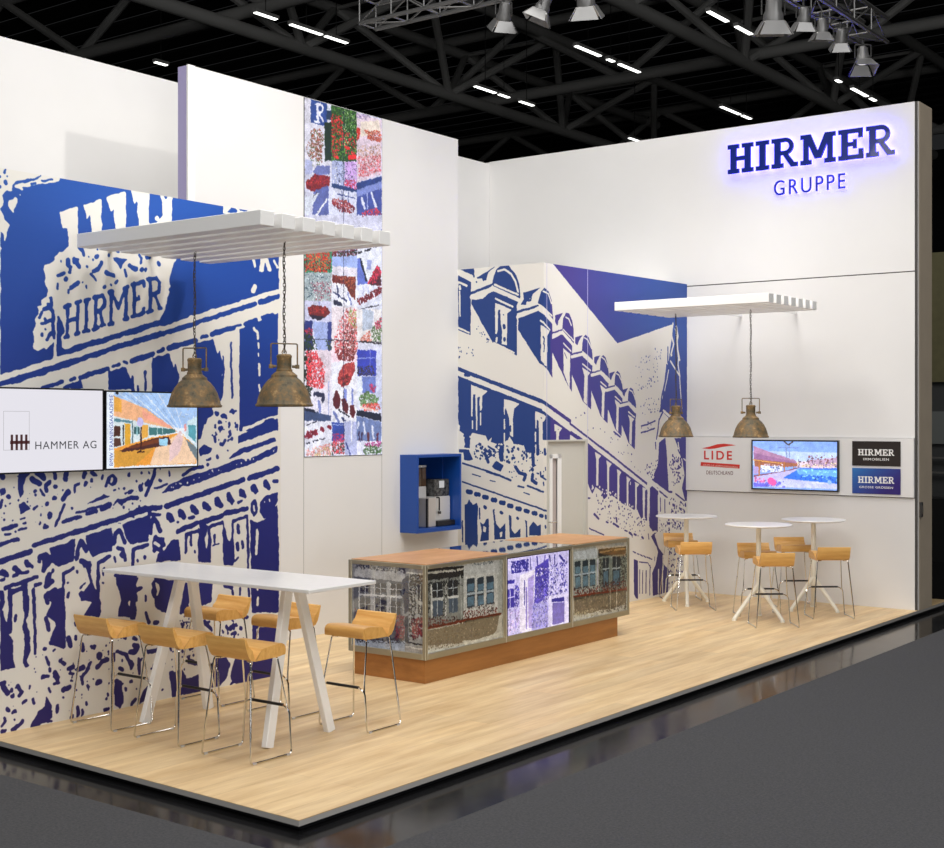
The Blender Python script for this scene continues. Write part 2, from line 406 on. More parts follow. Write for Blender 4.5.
def panel_uv(o, f):
    """map the panel's surface: f(x,y,z) -> (u,v) in 0..1"""
    me = o.data; uv = me.uv_layers.new(name='UVMap')
    for l in me.loops: uv.data[l.index].uv = f(me.vertices[l.vertex_index].co)
    return o
ART_MURAL_LEFT = """
fill 0 : 229 3780 256 3811 250 3883 284 3918 334 3922 329 3974 355 4002 412 4014 579 4068 586 4059 484 4017 441 3996 455 3973 735 4073 1385 4096 1588 4098 1588 3839 919 3560 823 3563 765 3512 735 3522 690 3480 698 3449 623 3404 630 3366 594 3351 608 3289 623 3240 628 3164 579 3148 579 3060 535 3032 535 2945 498 2918 520 2881 498 2793 542 2770 690 2839 690 2712 229 2558
fill 0 : 1824 4124 2382 4133 2382 3971 1835 3881
fill 0 : 1824 3879 3048 4221 3048 3403 1699 2999 480 2638 697 2862 741 2789 904 2849 1397 2983 1699 3080 1751 3156 1782 3321 1803 3437 1866 3590 1866 3639
line 1 27 : 365 3967 513 4004 728 4065
line 1 21 : 369 3963 412 3948
line 0 18 : 491 3999 528 4012
line 0 16 : 579 4028 683 4063
fill 1 : 229 3780 256 3755 270 3702 313 3676 284 3618 268 3542 250 3602 229 3618
fill 1 : 229 3514 245 3503 229 3471
fill 1 : 298 3853 334 3864 355 3879 376 3869 362 3818 344 3795 341 3760 313 3791 296 3816
line 1 13 : 395 3900 396 3899
line 0 29 : 268 4060 268 4050
line 0 34 : 273 3982 273 3975
line 0 21 : 229 4017 230 4012
line 0 18 : 291 4021 293 4019
line 0 23 : 229 3941 230 3939
fill 1 : 735 3821 895 3886 906 3875 903 3559 823 3550 808 3702 765 3704
fill 1 : 945 3899 1121 3974 1127 3700 1036 3683 1013 3843 984 3794
fill 1 : 1169 3994 1349 4058 1360 4046 1355 3754 1256 3730 1234 3917 1208 3880
fill 1 : 1394 4098 1588 4098 1585 3812 1486 3783 1466 4013 1439 3963
fill 1 : 823 3576 911 3572 1060 3588 1286 3591 1503 3607 1699 3585 1699 3380 1419 3316 1188 3232 781 3099 630 3076 604 3150 571 3286 604 3402 698 3461
fill 0 : 1588 4094 1705 4090 1722 3999 1722 3917 1678 3857 1588 3833
fill 1 : 1678 4089 1722 4093 1731 3987 1740 3864 1828 3875 1828 4096 1719 4092
fill 0 : 1825 4093 2380 4099 2380 4012 1825 3874
line 1 41 : 1666 3886 1670 3885
line 0 23 : 1754 4069 1755 4064
line 0 20 : 1678 4069 1670 4040
fill 1 : 2380 4084 3050 4095 3050 3990 2380 4012
fill 0 : 2423 4029 2481 4078 2544 4073 2544 4047
line 0 22 : 2580 4069 2643 4071
fill 1 : 1397 3596 1473 3590 1635 3559 1867 3591 1864 3567 1819 3514 1775 3421 1778 3373 1807 3358 1775 3317 1801 3292 1778 3199 1397 3172
fill 0 : 2709 3670 3033 3724 3033 3416 2481 3248 2709 3390
line 1 32 : 2736 3658 2756 3604
line 1 51 : 2852 3669 2838 3608 2832 3548 2801 3472 2754 3386
line 1 48 : 2893 3673 2935 3580 2962 3433
line 1 29 : 2987 3667 3025 3618
line 1 26 : 2977 3561 3004 3519
fill 0 : 229 3379 586 3413 604 3339 630 3253 630 3190 535 3107 498 2930 506 2780 705 2713 229 2573
fill 1 : 598 3408 625 3341 604 3289 628 3240 638 3184 598 3162 579 3110 542 3102 549 3046 520 3006 535 2976 520 2956 506 2933 535 2894 549 2870 506 2808 528 2794 554 2820 586 2859 616 2836 598 2803 623 2779 648 2818 660 2853 705 2865 720 3171 811 3306 811 3434
line 1 24 : 699 3170 699 2738 693 2712
fill 1 : 660 2705 693 2731 728 2714
line 0 27 : 660 3169 668 3132
line 0 24 : 633 3124 660 3116
line 0 27 : 579 3058 564 3019
line 0 30 : 611 3019 613 3017
line 0 27 : 579 2970 660 3007
line 0 21 : 616 2936 617 2932
line 0 24 : 586 2895 586 2887
line 0 24 : 623 2861 660 2911
line 0 30 : 598 3084 645 3102 683 3073 678 2965 687 2877
fill 1 : 705 3195 811 3280 1188 3390 1699 3544 1699 3070 857 2821 842 2805 773 2792 762 2836 788 2850 768 2881 777 2920 765 2983 728 3044
fill 0 : 728 3044 768 2977 777 2920 747 2880 758 2817 773 2786 857 2819 1699 3070 1699 3010 713 2719 710 3043
fill 0 : 1397 2981 1705 3073 1761 3139 1775 3263 1801 3314 1810 3446 2720 3555 3033 3583 3033 3417 2036 3121 1397 2921
line 1 45 : 2730 3386 2760 3425
line 0 29 : 808 3120 803 2889
line 0 36 : 784 3117 826 3130
line 0 36 : 787 2879 820 2891
line 0 29 : 902 3152 899 2920
line 0 33 : 883 3150 923 3167
line 0 33 : 883 2913 919 2925
line 0 27 : 808 3005 900 3036
line 0 31 : 983 3184 978 2937
line 0 33 : 965 3173 1001 3189
line 0 33 : 961 2931 1000 2945
line 0 31 : 1069 3207 1063 2972
line 0 34 : 1047 3200 1124 3227 1151 3196 1149 3150 1121 3119 1079 3098
line 0 34 : 1041 2957 1089 2973
line 0 31 : 1108 3110 1140 3005
line 0 34 : 1124 2988 1149 2999
line 0 31 : 1212 3253 1212 3016
line 0 34 : 1193 3253 1229 3267
line 0 34 : 1193 3005 1234 3017
line 0 30 : 1224 3250 1281 3139 1355 3300
line 0 32 : 1364 3301 1355 3057
line 0 34 : 1340 3294 1377 3313
line 0 34 : 1335 3051 1374 3064
line 0 35 : 1439 3345 1440 3089
line 0 32 : 1419 3332 1534 3369 1534 3336
line 0 29 : 1444 3211 1489 3227 1486 3247
line 0 32 : 1419 3080 1534 3116 1534 3149
line 0 35 : 1599 3388 1602 3134
line 0 35 : 1597 3386 1600 3135
line 0 35 : 1575 3387 1666 3406 1701 3374 1691 3298 1621 3268
line 0 32 : 1644 3267 1698 3169
line 0 32 : 1571 3123 1621 3139
line 0 29 : 1684 3158 1712 3168
line 0 39 : 811 3470 811 3431
line 0 42 : 872 3478 911 3430
line 0 36 : 869 3459 895 3480
line 0 30 : 839 3421 829 3378
line 0 26 : 723 3342 781 3365
line 0 39 : 793 3323 799 3323
line 0 33 : 839 3263 872 3279 906 3311
line 0 27 : 814 3239 814 3224
line 0 42 : 1076 3521 1084 3522
line 0 28 : 1036 3403 1092 3427 1129 3483
line 0 22 : 1016 3381 1068 3347
line 0 29 : 989 3437 990 3438
line 0 28 : 1188 3542 1191 3542
fill 0 : 1234 3533 1369 3526 1327 3489 1311 3441 1286 3478 1245 3507
line 0 37 : 1167 3407 1234 3387
line 0 27 : 1347 3444 1360 3392
line 0 43 : 1394 3482 1457 3461
line 0 28 : 1143 3291 1153 3300
line 0 28 : 1256 3339 1270 3351
line 0 21 : 1212 3315 1216 3316
line 0 23 : 1270 3583 1281 3581
line 0 35 : 1511 3459 1523 3465
line 0 20 : 1558 3470 1551 3446
line 0 26 : 1489 3571 1510 3553 1500 3509
line 0 35 : 1563 3564 1585 3566
line 0 38 : 1684 3529 1689 3516
line 0 28 : 919 3567 947 3557 956 3519
line 0 22 : 980 3287 983 3275
line 0 19 : 750 3456 750 3451
line 0 20 : 723 3286 717 3245
line 0 21 : 1005 3510 1006 3509
line 0 19 : 1084 3577 1085 3575
line 0 19 : 1044 3495 1047 3495
line 0 19 : 942 3317 944 3317
fill 0 : 229 2537 1699 2976 1699 2941 369 2527 229 2518
line 1 36 : 229 2563 690 2705 1699 3004
line 1 46 : 1397 2900 1705 2991 2036 3100 3033 3402
line 0 42 : 1397 2863 1705 2954 2036 3054 2760 3275
line 0 48 : 2811 3293 3033 3357
line 0 39 : 229 2517 1699 2963
fill 1 : 313 2511 1699 2928 1699 2791 1188 2652 735 2523
line 0 33 : 586 2497 762 2547
line 0 28 : 834 2564 880 2580
line 0 37 : 926 2585 1188 2662
line 0 28 : 1237 2682 1294 2700
line 0 23 : 1335 2720 1369 2711
line 0 38 : 1410 2721 1631 2795
line 0 32 : 1675 2814 1699 2821
fill 0 : 758 2501 788 2524 931 2563 953 2504
fill 0 : 1185 2638 1355 2683 1410 2565 1422 2612 1439 2505 1185 2500
line 0 23 : 1549 2642 1551 2507
fill 0 : 1614 2757 1699 2784 1699 2510 1618 2508
line 0 44 : 1414 2727 1618 2789
line 0 32 : 1678 2812 1731 2832
line 0 42 : 1784 2844 2082 2927
line 0 30 : 2138 2951 2203 2971
line 0 43 : 2250 2985 2501 3053
line 0 22 : 2481 3058 2589 3090
line 0 38 : 2639 3093 2770 3133
line 0 35 : 2842 3162 2977 3195
fill 0 : 1621 2755 1796 2810 1837 2687 1860 2729 1891 2661 1900 2605 1864 2493 1621 2489
line 0 29 : 1422 2606 1427 2486
line 0 26 : 1549 2644 1552 2501
line 0 20 : 1473 2534 1473 2500
fill 0 : 2073 2898 2269 2950 2317 2817 2346 2861 2384 2719 2365 2632 2388 2575 2376 2459 2355 2416 2250 2358 2250 2286 2091 2286 2073 2483
line 0 26 : 2477 2917 2469 2750 2485 2577 2481 2454
line 0 17 : 2384 2805 2390 2690 2376 2574
fill 0 : 2570 3043 2679 3081 3033 3214 3033 2168 2570 2171
line 1 28 : 2740 3061 2785 3020 2793 2972
line 1 24 : 2795 2932 2795 2892
line 1 22 : 2793 2843 2795 2821
line 1 25 : 2805 2747 2809 2658
line 1 24 : 2807 2569 2813 2525
line 1 22 : 2817 2362 2819 2309
fill 0 : 2091 2404 2247 2405 2203 2263 2175 2149 2147 2114 2101 2093
line 1 40 : 2194 2206 2153 2107
dabs 0 26 18 25 3 : 2213 2348 2580 2351 2580 2132 2481 2075 2250 2078
line 0 31 : 2254 2341 2254 2313
line 0 43 : 2303 2317 2315 2315
line 0 40 : 2376 2298 2407 2298
line 0 37 : 2481 2343 2501 2330
line 0 37 : 2338 2246 2353 2244
line 0 40 : 2346 2191 2365 2194
line 0 29 : 2294 2220 2298 2203
line 0 28 : 2452 2231 2456 2220
line 0 25 : 2540 2209 2546 2205
line 0 31 : 2458 2165 2471 2140
line 0 29 : 2485 2107 2485 2092
line 0 31 : 2283 2120 2292 2084
line 0 34 : 2346 2062 2380 2054 2403 2087
fill 0 : 2110 2016 2175 2057 2260 2023 2231 1985 2119 1959
line 0 31 : 2315 1962 2319 1948
line 0 21 : 2434 2003 2438 2000
line 0 21 : 2198 1933 2241 1935
line 0 29 : 2207 1890 2211 1887
fill 0 : 2570 2409 3033 2414 3033 2312 2883 2286 2720 2226 2639 2205 2599 2263 2576 2336
line 1 32 : 2623 2187 2720 2209 2862 2260 3029 2291
line 0 19 : 2883 2256 2977 2271
fill 0 : 2560 2132 2679 2163 2842 2208 3033 2261 3033 2173 2883 2144 2679 2087 2550 2059
fill 0 : 2432 1931 2560 2008 2679 2036 2987 2114 3012 2076 2679 1991 2481 1937
fill 0 : 1705 1666 1801 1738 1972 1794 2156 1831 2288 1855 2560 1928 2679 1925 3029 2038 3033 1978 2679 1874 2403 1816 2101 1741 1810 1682
dabs 1 30 16 20 5 : 1801 1724 2288 1841 2580 1913 3029 2015 3008 1993 2403 1838 2101 1769 1810 1696
line 0 30 : 1945 1809 2009 1849 2156 1873
line 0 19 : 1635 1710 1778 1743
line 0 46 : 1761 1563 2619 1747
line 0 51 : 2683 1756 3040 1834
line 0 54 : 1789 1487 1814 1454
line 0 54 : 1914 1511 1950 1467
line 0 52 : 2045 1539 2086 1502
line 0 52 : 2175 1561 2216 1520
line 0 56 : 2311 1590 2355 1538
line 0 56 : 2446 1620 2485 1567
line 0 51 : 2589 1650 2629 1607
line 0 54 : 2736 1681 2764 1643
line 0 55 : 2879 1712 2920 1669
line 0 32 : 2977 1724 3029 1722
line 0 24 : 1882 1429 1889 1426
line 0 24 : 2009 1450 2064 1458
line 0 22 : 2550 1557 2599 1562
line 0 28 : 1652 1873 1558 1666
line 0 38 : 1397 1525 1549 1560 1696 1556
line 0 45 : 1882 1349 2091 1406
line 0 46 : 2134 1407 2374 1450
line 0 44 : 2407 1467 2659 1500
line 0 30 : 1972 1172 1972 1315 2110 1342
line 0 31 : 2231 1152 2228 1366 2374 1393
line 0 28 : 2497 1131 2493 1400 2659 1430 2679 1117
fill 0 : 2104 1374 2175 1270 2203 1154 2110 1162
fill 0 : 2380 1414 2432 1252 2462 1192 2477 1133 2376 1141
fill 0 : 2115 1430 2213 1381 2194 1297 2156 1271 2123 1358
line 0 24 : 2027 1301 2030 1231
line 0 27 : 2284 1291 2284 1234
line 0 34 : 2554 1360 2560 1298
line 0 31 : 2603 1218 2603 1196
line 0 15 : 2269 1206 2336 1216
line 0 32 : 2744 1558 2770 1524 2770 1465 2744 1440 2718 1468 2718 1527 2744 1558
fill 0 : 2811 1544 2883 1600 3033 1624 3033 1541 2945 1426 2862 1401 2811 1463
line 1 17 : 2862 1542 2867 1540
line 1 17 : 2924 1561 2929 1546
fill 0 : 2695 1403 2780 1364 2883 1399 3033 1511 3040 818 2709 850
line 1 24 : 2782 1302 2785 1227
line 1 24 : 2776 1184 2776 1110
line 0 38 : 1498 1722 1498 1702
line 0 23 : 1515 1843 1518 1840
line 0 23 : 1588 1838 1590 1837
line 0 20 : 1456 1778 1459 1775
line 0 29 : 1558 1754 1575 1767
line 0 26 : 1705 1769 1691 1780
line 0 20 : 1793 1842 1801 1807
line 0 20 : 1705 1865 1708 1862
fill 0 : 381 1886 491 1883 448 1832 419 1783 429 1721 395 1688 386 1723 376 1760
line 0 46 : 542 1877 598 1833
line 0 33 : 687 1877 698 1824
line 0 47 : 799 1874 790 1818
line 0 40 : 229 1879 250 1851
line 0 43 : 496 1824 560 1791
line 0 35 : 648 1798 613 1776 623 1735
line 0 21 : 571 1746 601 1698
line 0 44 : 814 1724 773 1668
line 0 23 : 872 1717 872 1766 906 1778
line 0 39 : 965 1856 956 1825
line 0 34 : 1028 1862 1060 1840
line 0 25 : 1132 1835 1127 1812
line 0 25 : 1185 1804 1159 1749
fill 0 : 1188 1820 1229 1845 1283 1817 1270 1758 1221 1746 1188 1767
line 1 20 : 1221 1806 1212 1780
line 0 26 : 1385 1838 1385 1820
line 0 33 : 975 1782 972 1769
line 0 32 : 1028 1806 1028 1793
line 0 33 : 693 1763 705 1762
line 0 30 : 519 1736 522 1736
line 0 33 : 693 1682 699 1681
line 0 42 : 245 1747 254 1741
line 0 34 : 293 1707 304 1699
line 0 32 : 245 1674 231 1638
line 0 38 : 628 1633 633 1633
line 0 44 : 650 1550 650 1541
line 0 33 : 604 1462 622 1465
line 0 26 : 705 1481 781 1623
line 0 26 : 846 1590 852 1590
line 0 47 : 1500 1729 1506 1715
line 0 29 : 1551 1656 1606 1752 1649 1846
line 0 23 : 1575 1783 1558 1738
line 0 33 : 1385 1696 1402 1695
line 0 20 : 1245 1712 1261 1714
fill 0 : 381 1646 423 1665 491 1606 395 1576
line 0 25 : 516 1605 542 1625
dabs 0 22 12 13 8 : 229 1888 571 1878 571 1489 229 1510
dabs 0 20 13 15 9 : 842 1870 1692 1845 1623 1697 965 1659
fill 0 : 962 1607 1092 1666 1140 1690 1172 1673 1229 1671 1060 1629
line 0 19 : 888 1557 1204 1611
line 0 33 : 768 1496 926 1525
line 0 29 : 984 1541 1076 1559
line 0 40 : 1127 1573 1204 1598
line 0 20 : 1253 1617 1278 1631 1335 1631
line 0 37 : 1306 1617 1402 1646 1469 1643
line 0 32 : 250 1469 313 1482 369 1495
line 0 16 : 383 1458 448 1469
line 0 15 : 263 1434 320 1440
line 0 16 : 398 1539 433 1544
line 0 18 : 426 1503 441 1504
line 0 16 : 560 1492 571 1499
line 0 32 : 229 1361 313 1382 376 1392
line 0 43 : 229 1241 484 1295
line 0 40 : 517 1338 1623 1554 1710 1559
fill 0 : 645 1307 880 1357 865 1194 728 1159 668 1194 604 1132 571 1134 586 1211 564 1269 604 1279 660 1256
fill 0 : 973 1380 1229 1425 1224 1244 1036 1213 989 1281
fill 0 : 1319 1443 1597 1505 1580 1291 1394 1278 1355 1347
line 0 39 : 934 1337 906 1288 891 1211
line 0 39 : 947 1323 978 1263
line 0 37 : 1294 1402 1253 1367 1245 1299
line 0 37 : 1299 1391 1344 1308
line 0 41 : 1631 1472 1606 1425 1606 1357
line 0 41 : 1649 1464 1701 1365
line 0 29 : 1588 1508 1701 1502
line 0 45 : 243 1166 284 1141
line 0 48 : 352 1181 383 1154
line 0 27 : 391 1147 462 1147
line 0 43 : 448 1223 469 1193
line 0 27 : 462 1203 501 1178
line 0 35 : 560 1251 557 1214
line 0 26 : 341 1127 366 1128
line 0 23 : 236 1106 263 1106
line 0 32 : 270 1047 398 1072 535 1103
line 0 27 : 773 889 768 1104 857 1137
line 0 31 : 1084 646 1089 1154 1196 1200
line 0 29 : 1427 1094 1432 1235 1575 1267
line 0 35 : 313 939 315 1002 419 1033
line 0 43 : 441 925 433 1075
line 0 30 : 513 1011 513 917
line 0 32 : 528 1043 564 1050
line 0 46 : 645 1111 619 1032 668 1059
line 0 27 : 628 1094 630 1043
line 0 39 : 931 1185 969 1177 965 1128 984 1100
line 0 33 : 984 1061 1000 1021 934 978
fill 0 : 1020 1123 1052 950 1108 866 919 886 965 920 1013 967
line 0 27 : 675 1143 675 1133
line 0 20 : 892 1115 895 1105
line 0 22 : 811 1036 813 1033
line 0 25 : 1143 1112 1137 1067
line 0 19 : 1132 1001 1140 998
line 0 31 : 1278 1262 1327 1243 1352 1161
line 0 37 : 1312 1204 1319 1193
line 0 23 : 1245 1193 1253 1155
line 0 25 : 1546 1169 1546 1158
line 0 44 : 1644 1300 1644 1218
line 0 41 : 616 950 690 993 728 912
line 0 27 : 819 948 814 923
line 0 26 : 1253 1049 1335 1035
fill 0 : 1270 998 1369 1005 1489 1014 1452 937 1473 827 1402 835 1355 907 1311 845 1286 940
line 0 29 : 1456 910 1511 924
line 0 44 : 1631 892 1640 850
line 0 50 : 1666 984 1699 954
fill 0 : 229 903 256 876 291 786 298 705 334 657 338 497 362 462 313 469 270 457 229 449
line 0 37 : 313 1017 313 820 310 728
line 0 42 : 236 1012 254 962 236 915
fill 0 : 419 981 477 975 469 827 448 792 477 689 487 563 455 498 477 458 441 447 421 485 429 670 412 746 433 818 416 907
line 0 21 : 358 839 358 796
line 0 27 : 513 997 525 539
fill 0 : 781 957 788 822 793 546 773 536 705 571 645 585 638 608 705 628 690 668 705 710 687 789 623 821 705 863 728 949
line 0 33 : 616 961 628 897
line 0 19 : 660 918 720 937
line 1 24 : 630 833 705 901
line 0 35 : 613 785 645 699
line 0 42 : 819 613 834 556
line 0 30 : 880 618 880 599
line 0 19 : 880 721 880 695
line 0 36 : 942 552 950 506
line 0 30 : 604 562 613 560
line 0 27 : 619 494 642 440
line 0 44 : 693 369 720 327
line 0 27 : 720 327 728 288 690 287
line 0 24 : 579 349 594 369 638 352
line 0 30 : 765 435 781 418
line 0 30 : 814 379 865 393
line 0 39 : 773 232 826 237
line 0 45 : 906 363 950 370
line 0 29 : 1020 398 981 333 942 306 945 248
line 0 57 : 1097 443 1105 436
line 0 43 : 1084 358 1124 384 1172 400
line 0 40 : 1073 232 1111 239
line 0 28 : 994 227 1003 212
line 0 22 : 826 342 860 339
line 0 26 : 738 452 750 448
line 0 29 : 1033 517 1057 519
line 0 32 : 1270 449 1352 418 1394 358 1410 302
line 0 31 : 1240 433 1240 380
line 0 41 : 1399 431 1452 417 1473 461 1435 473
line 0 29 : 1486 359 1489 277
line 0 34 : 1299 319 1322 302
line 0 26 : 1319 376 1322 371
line 0 35 : 1588 405 1684 406
line 0 31 : 1339 553 1349 549
line 0 32 : 1435 540 1452 527
fill 0 : 1253 246 1319 222 1330 34 1286 4 1247 35 1237 156
fill 0 : 1575 136 1582 12 1473 7 1534 108
line 0 29 : 1452 51 1415 20
line 0 29 : 1355 150 1355 130
line 0 20 : 1394 198 1399 194
fill 0 : 1614 259 1684 372 1699 376 1631 147
fill 0 : 613 218 668 133 668 44 604 5 477 0 498 43 549 84 549 109 608 130
line 0 21 : 638 14 660 14
line 0 32 : 329 11 383 26 419 57
line 0 40 : 254 331 296 279
line 0 29 : 229 360 268 366
line 0 29 : 376 324 412 275 383 249
line 0 29 : 329 254 341 252
line 0 32 : 290 172 301 163
line 0 32 : 334 140 352 144
line 0 27 : 503 198 509 180
line 0 24 : 419 197 448 205
line 0 21 : 477 302 478 289
line 0 26 : 720 124 708 75
line 0 29 : 903 80 903 15
line 0 26 : 942 54 947 10
line 0 19 : 771 179 777 175
line 0 25 : 981 99 983 86
line 0 25 : 849 19 849 2
line 0 24 : 263 109 268 78 243 52
line 0 25 : 243 14 277 15
line 0 21 : 1180 132 1185 118
line 0 21 : 1140 11 1191 20
line 0 26 : 648 408 654 388
line 0 20 : 645 269 656 236
line 0 29 : 327 301 329 295
line 0 22 : 348 82 349 75
dabs 0 60 12 16 11 : 229 463 630 543 1188 572 1221 52 735 58 284 87
line 0 35 : 1652 1324 1635 1271 1644 1209
line 0 38 : 1696 1294 1740 1250
fill 0 : 1748 1208 1810 1286 1900 1279 1918 1111 1652 1117 1678 1186
line 0 29 : 1422 1119 1422 1233 1575 1268
line 0 23 : 1540 1176 1546 1162
line 0 23 : 1473 1148 1478 1137
fill 0 : 2106 1293 2156 1191 2194 1156 2222 1257 2250 1283 2247 1063 2104 1084
fill 0 : 2384 1274 2462 1225 2481 1267 2516 1105 2501 1016 2384 1035
line 0 28 : 2669 1255 2671 990
line 0 25 : 2556 1080 2520 1050
line 0 34 : 2544 1205 2552 1146
line 0 25 : 2609 1186 2609 1156
line 0 24 : 2060 1177 2064 1167
fill 0 : 2703 1252 3046 1229 3046 747 2703 811
fill 0 : 1397 1054 1464 1034 1439 922 1467 744 1447 679 1397 685
line 0 32 : 1498 916 1447 919
line 0 23 : 1552 857 1552 816
line 0 38 : 1635 950 1649 874
fill 0 : 1678 987 1837 952 1801 845 1748 699 1652 751 1635 821 1678 844 1705 909
line 0 20 : 1722 976 1731 934
line 1 20 : 1726 924 1729 921
line 0 29 : 1552 721 1592 635
line 0 38 : 1644 632 1670 628
fill 0 : 1958 919 1999 915 2009 753 1927 665 1896 668
fill 0 : 2110 912 2265 885 2250 763 2156 740 2128 839
line 0 28 : 2394 856 2481 830
line 0 25 : 2491 803 2497 759
line 0 28 : 2576 809 2580 765
line 0 25 : 2679 806 2683 680
fill 0 : 2703 811 3046 762 3046 551 2716 586
line 1 24 : 2780 847 2780 788
line 1 24 : 2785 714 2785 655
line 0 34 : 2175 576 2247 499
line 0 24 : 2175 565 2231 573
line 0 47 : 2465 487 2505 499
line 0 38 : 2583 472 2595 468
line 0 29 : 2477 435 2530 438
line 0 28 : 2415 505 2423 492
line 0 30 : 2615 562 2663 562
line 0 29 : 1437 538 1461 522
line 0 44 : 1447 451 1473 461
line 0 32 : 1422 430 1447 431
line 0 28 : 1575 409 1670 407
line 0 25 : 1810 409 1817 387
line 0 24 : 2009 375 2016 360
line 0 21 : 2054 312 2058 306
line 0 21 : 1936 371 1939 356
line 0 46 : 1400 350 1417 327
line 0 27 : 1489 276 1489 249
fill 0 : 2288 251 2346 260 2374 160 2423 102 2407 53 2288 71
fill 0 : 2524 232 2669 212 2679 152 3046 235 3046 -52 2481 36 2462 82
fill 0 : 2724 484 3046 423 3046 144 2724 337
line 1 24 : 2780 433 2785 359
fill 0 : 1796 224 1849 195 1918 220 1972 156 1981 113 1801 141
fill 0 : 1990 307 2101 250 2082 224 1990 251
dabs 0 30 16 21 15 : 1810 402 2403 321 2403 120 1810 222
dabs 0 24 15 19 16 : 1900 668 2027 653 2027 541 1918 526
dabs 0 14 16 20 17 : 2365 600 2659 566 2659 404 2365 442
fill 0 : 1759 1494 1780 1521 1819 1505 1837 1474 1858 1442 1816 1431 1766 1453
fill 0 : 1884 1513 1905 1539 1945 1523 1963 1492 1985 1460 1941 1448 1891 1470
fill 0 : 2016 1539 2038 1566 2078 1550 2097 1518 2119 1486 2075 1474 2023 1497
fill 0 : 2149 1561 2171 1588 2213 1572 2231 1539 2254 1507 2209 1495 2156 1518
fill 0 : 2281 1584 2303 1612 2346 1595 2365 1563 2388 1530 2342 1518 2288 1541
fill 0 : 2415 1614 2438 1642 2481 1625 2501 1593 2524 1560 2477 1547 2423 1570
fill 0 : 2562 1650 2583 1675 2623 1660 2641 1630 2661 1601 2619 1590 2570 1610
fill 0 : 2701 1682 2724 1708 2764 1693 2782 1663 2803 1634 2760 1622 2709 1642
fill 0 : 2850 1712 2873 1738 2914 1723 2933 1692 2954 1663 2910 1652 2858 1671
fill 0 : 618 990 753 1000 775 933 794 560 726 556 645 626 715 732 618 812 666 898
fill 0 : 925 1188 1019 1185 1033 1024 1119 849 1105 744 948 762 1033 863 925 898 906 938 1004 1003
line 1 27 : 962 1124 1004 1026 948 962
fill 0 : 1266 1054 1446 1053 1461 934 1370 822 1452 692 1272 725 1319 876 1260 978
fill 0 : 1631 1332 1742 1305 1726 1181 1631 1226
line 1 26 : 1647 1274 1694 1246
fill 0 : 1678 950 1952 949 1822 673 1710 711 1647 829 1710 880
fill 0 : 2084 898 2254 869 2254 727 2152 712 2084 796
fill 0 : 1796 177 1952 128 2111 149 2118 0 1822 10
fill 0 : 2233 214 2410 261 2469 179 2420 69 2340 11 2135 13 2254 94
fill 0 : 2551 207 2684 215 3031 207 3031 -16 2445 5 2605 107
fill 0 : 229 791 292 672 356 463 229 455
dabs 0 60 19 21 71 : 618 538 1207 601 1822 473 1822 73 1033 57 645 352
dabs 0 30 18 20 72 : 229 1786 836 1762 836 1437 229 1432
dabs 0 26 19 22 73 : 1266 1770 1569 1759 1538 1490 1207 1437
dabs 0 24 20 23 74 : 1919 713 2084 745 2084 337 1919 259
dabs 0 24 21 24 75 : 2288 542 2641 579 2677 256 2288 309
line 1 34 : 2787 1285 2780 1192
line 1 34 : 2772 1166 2772 1099
"""

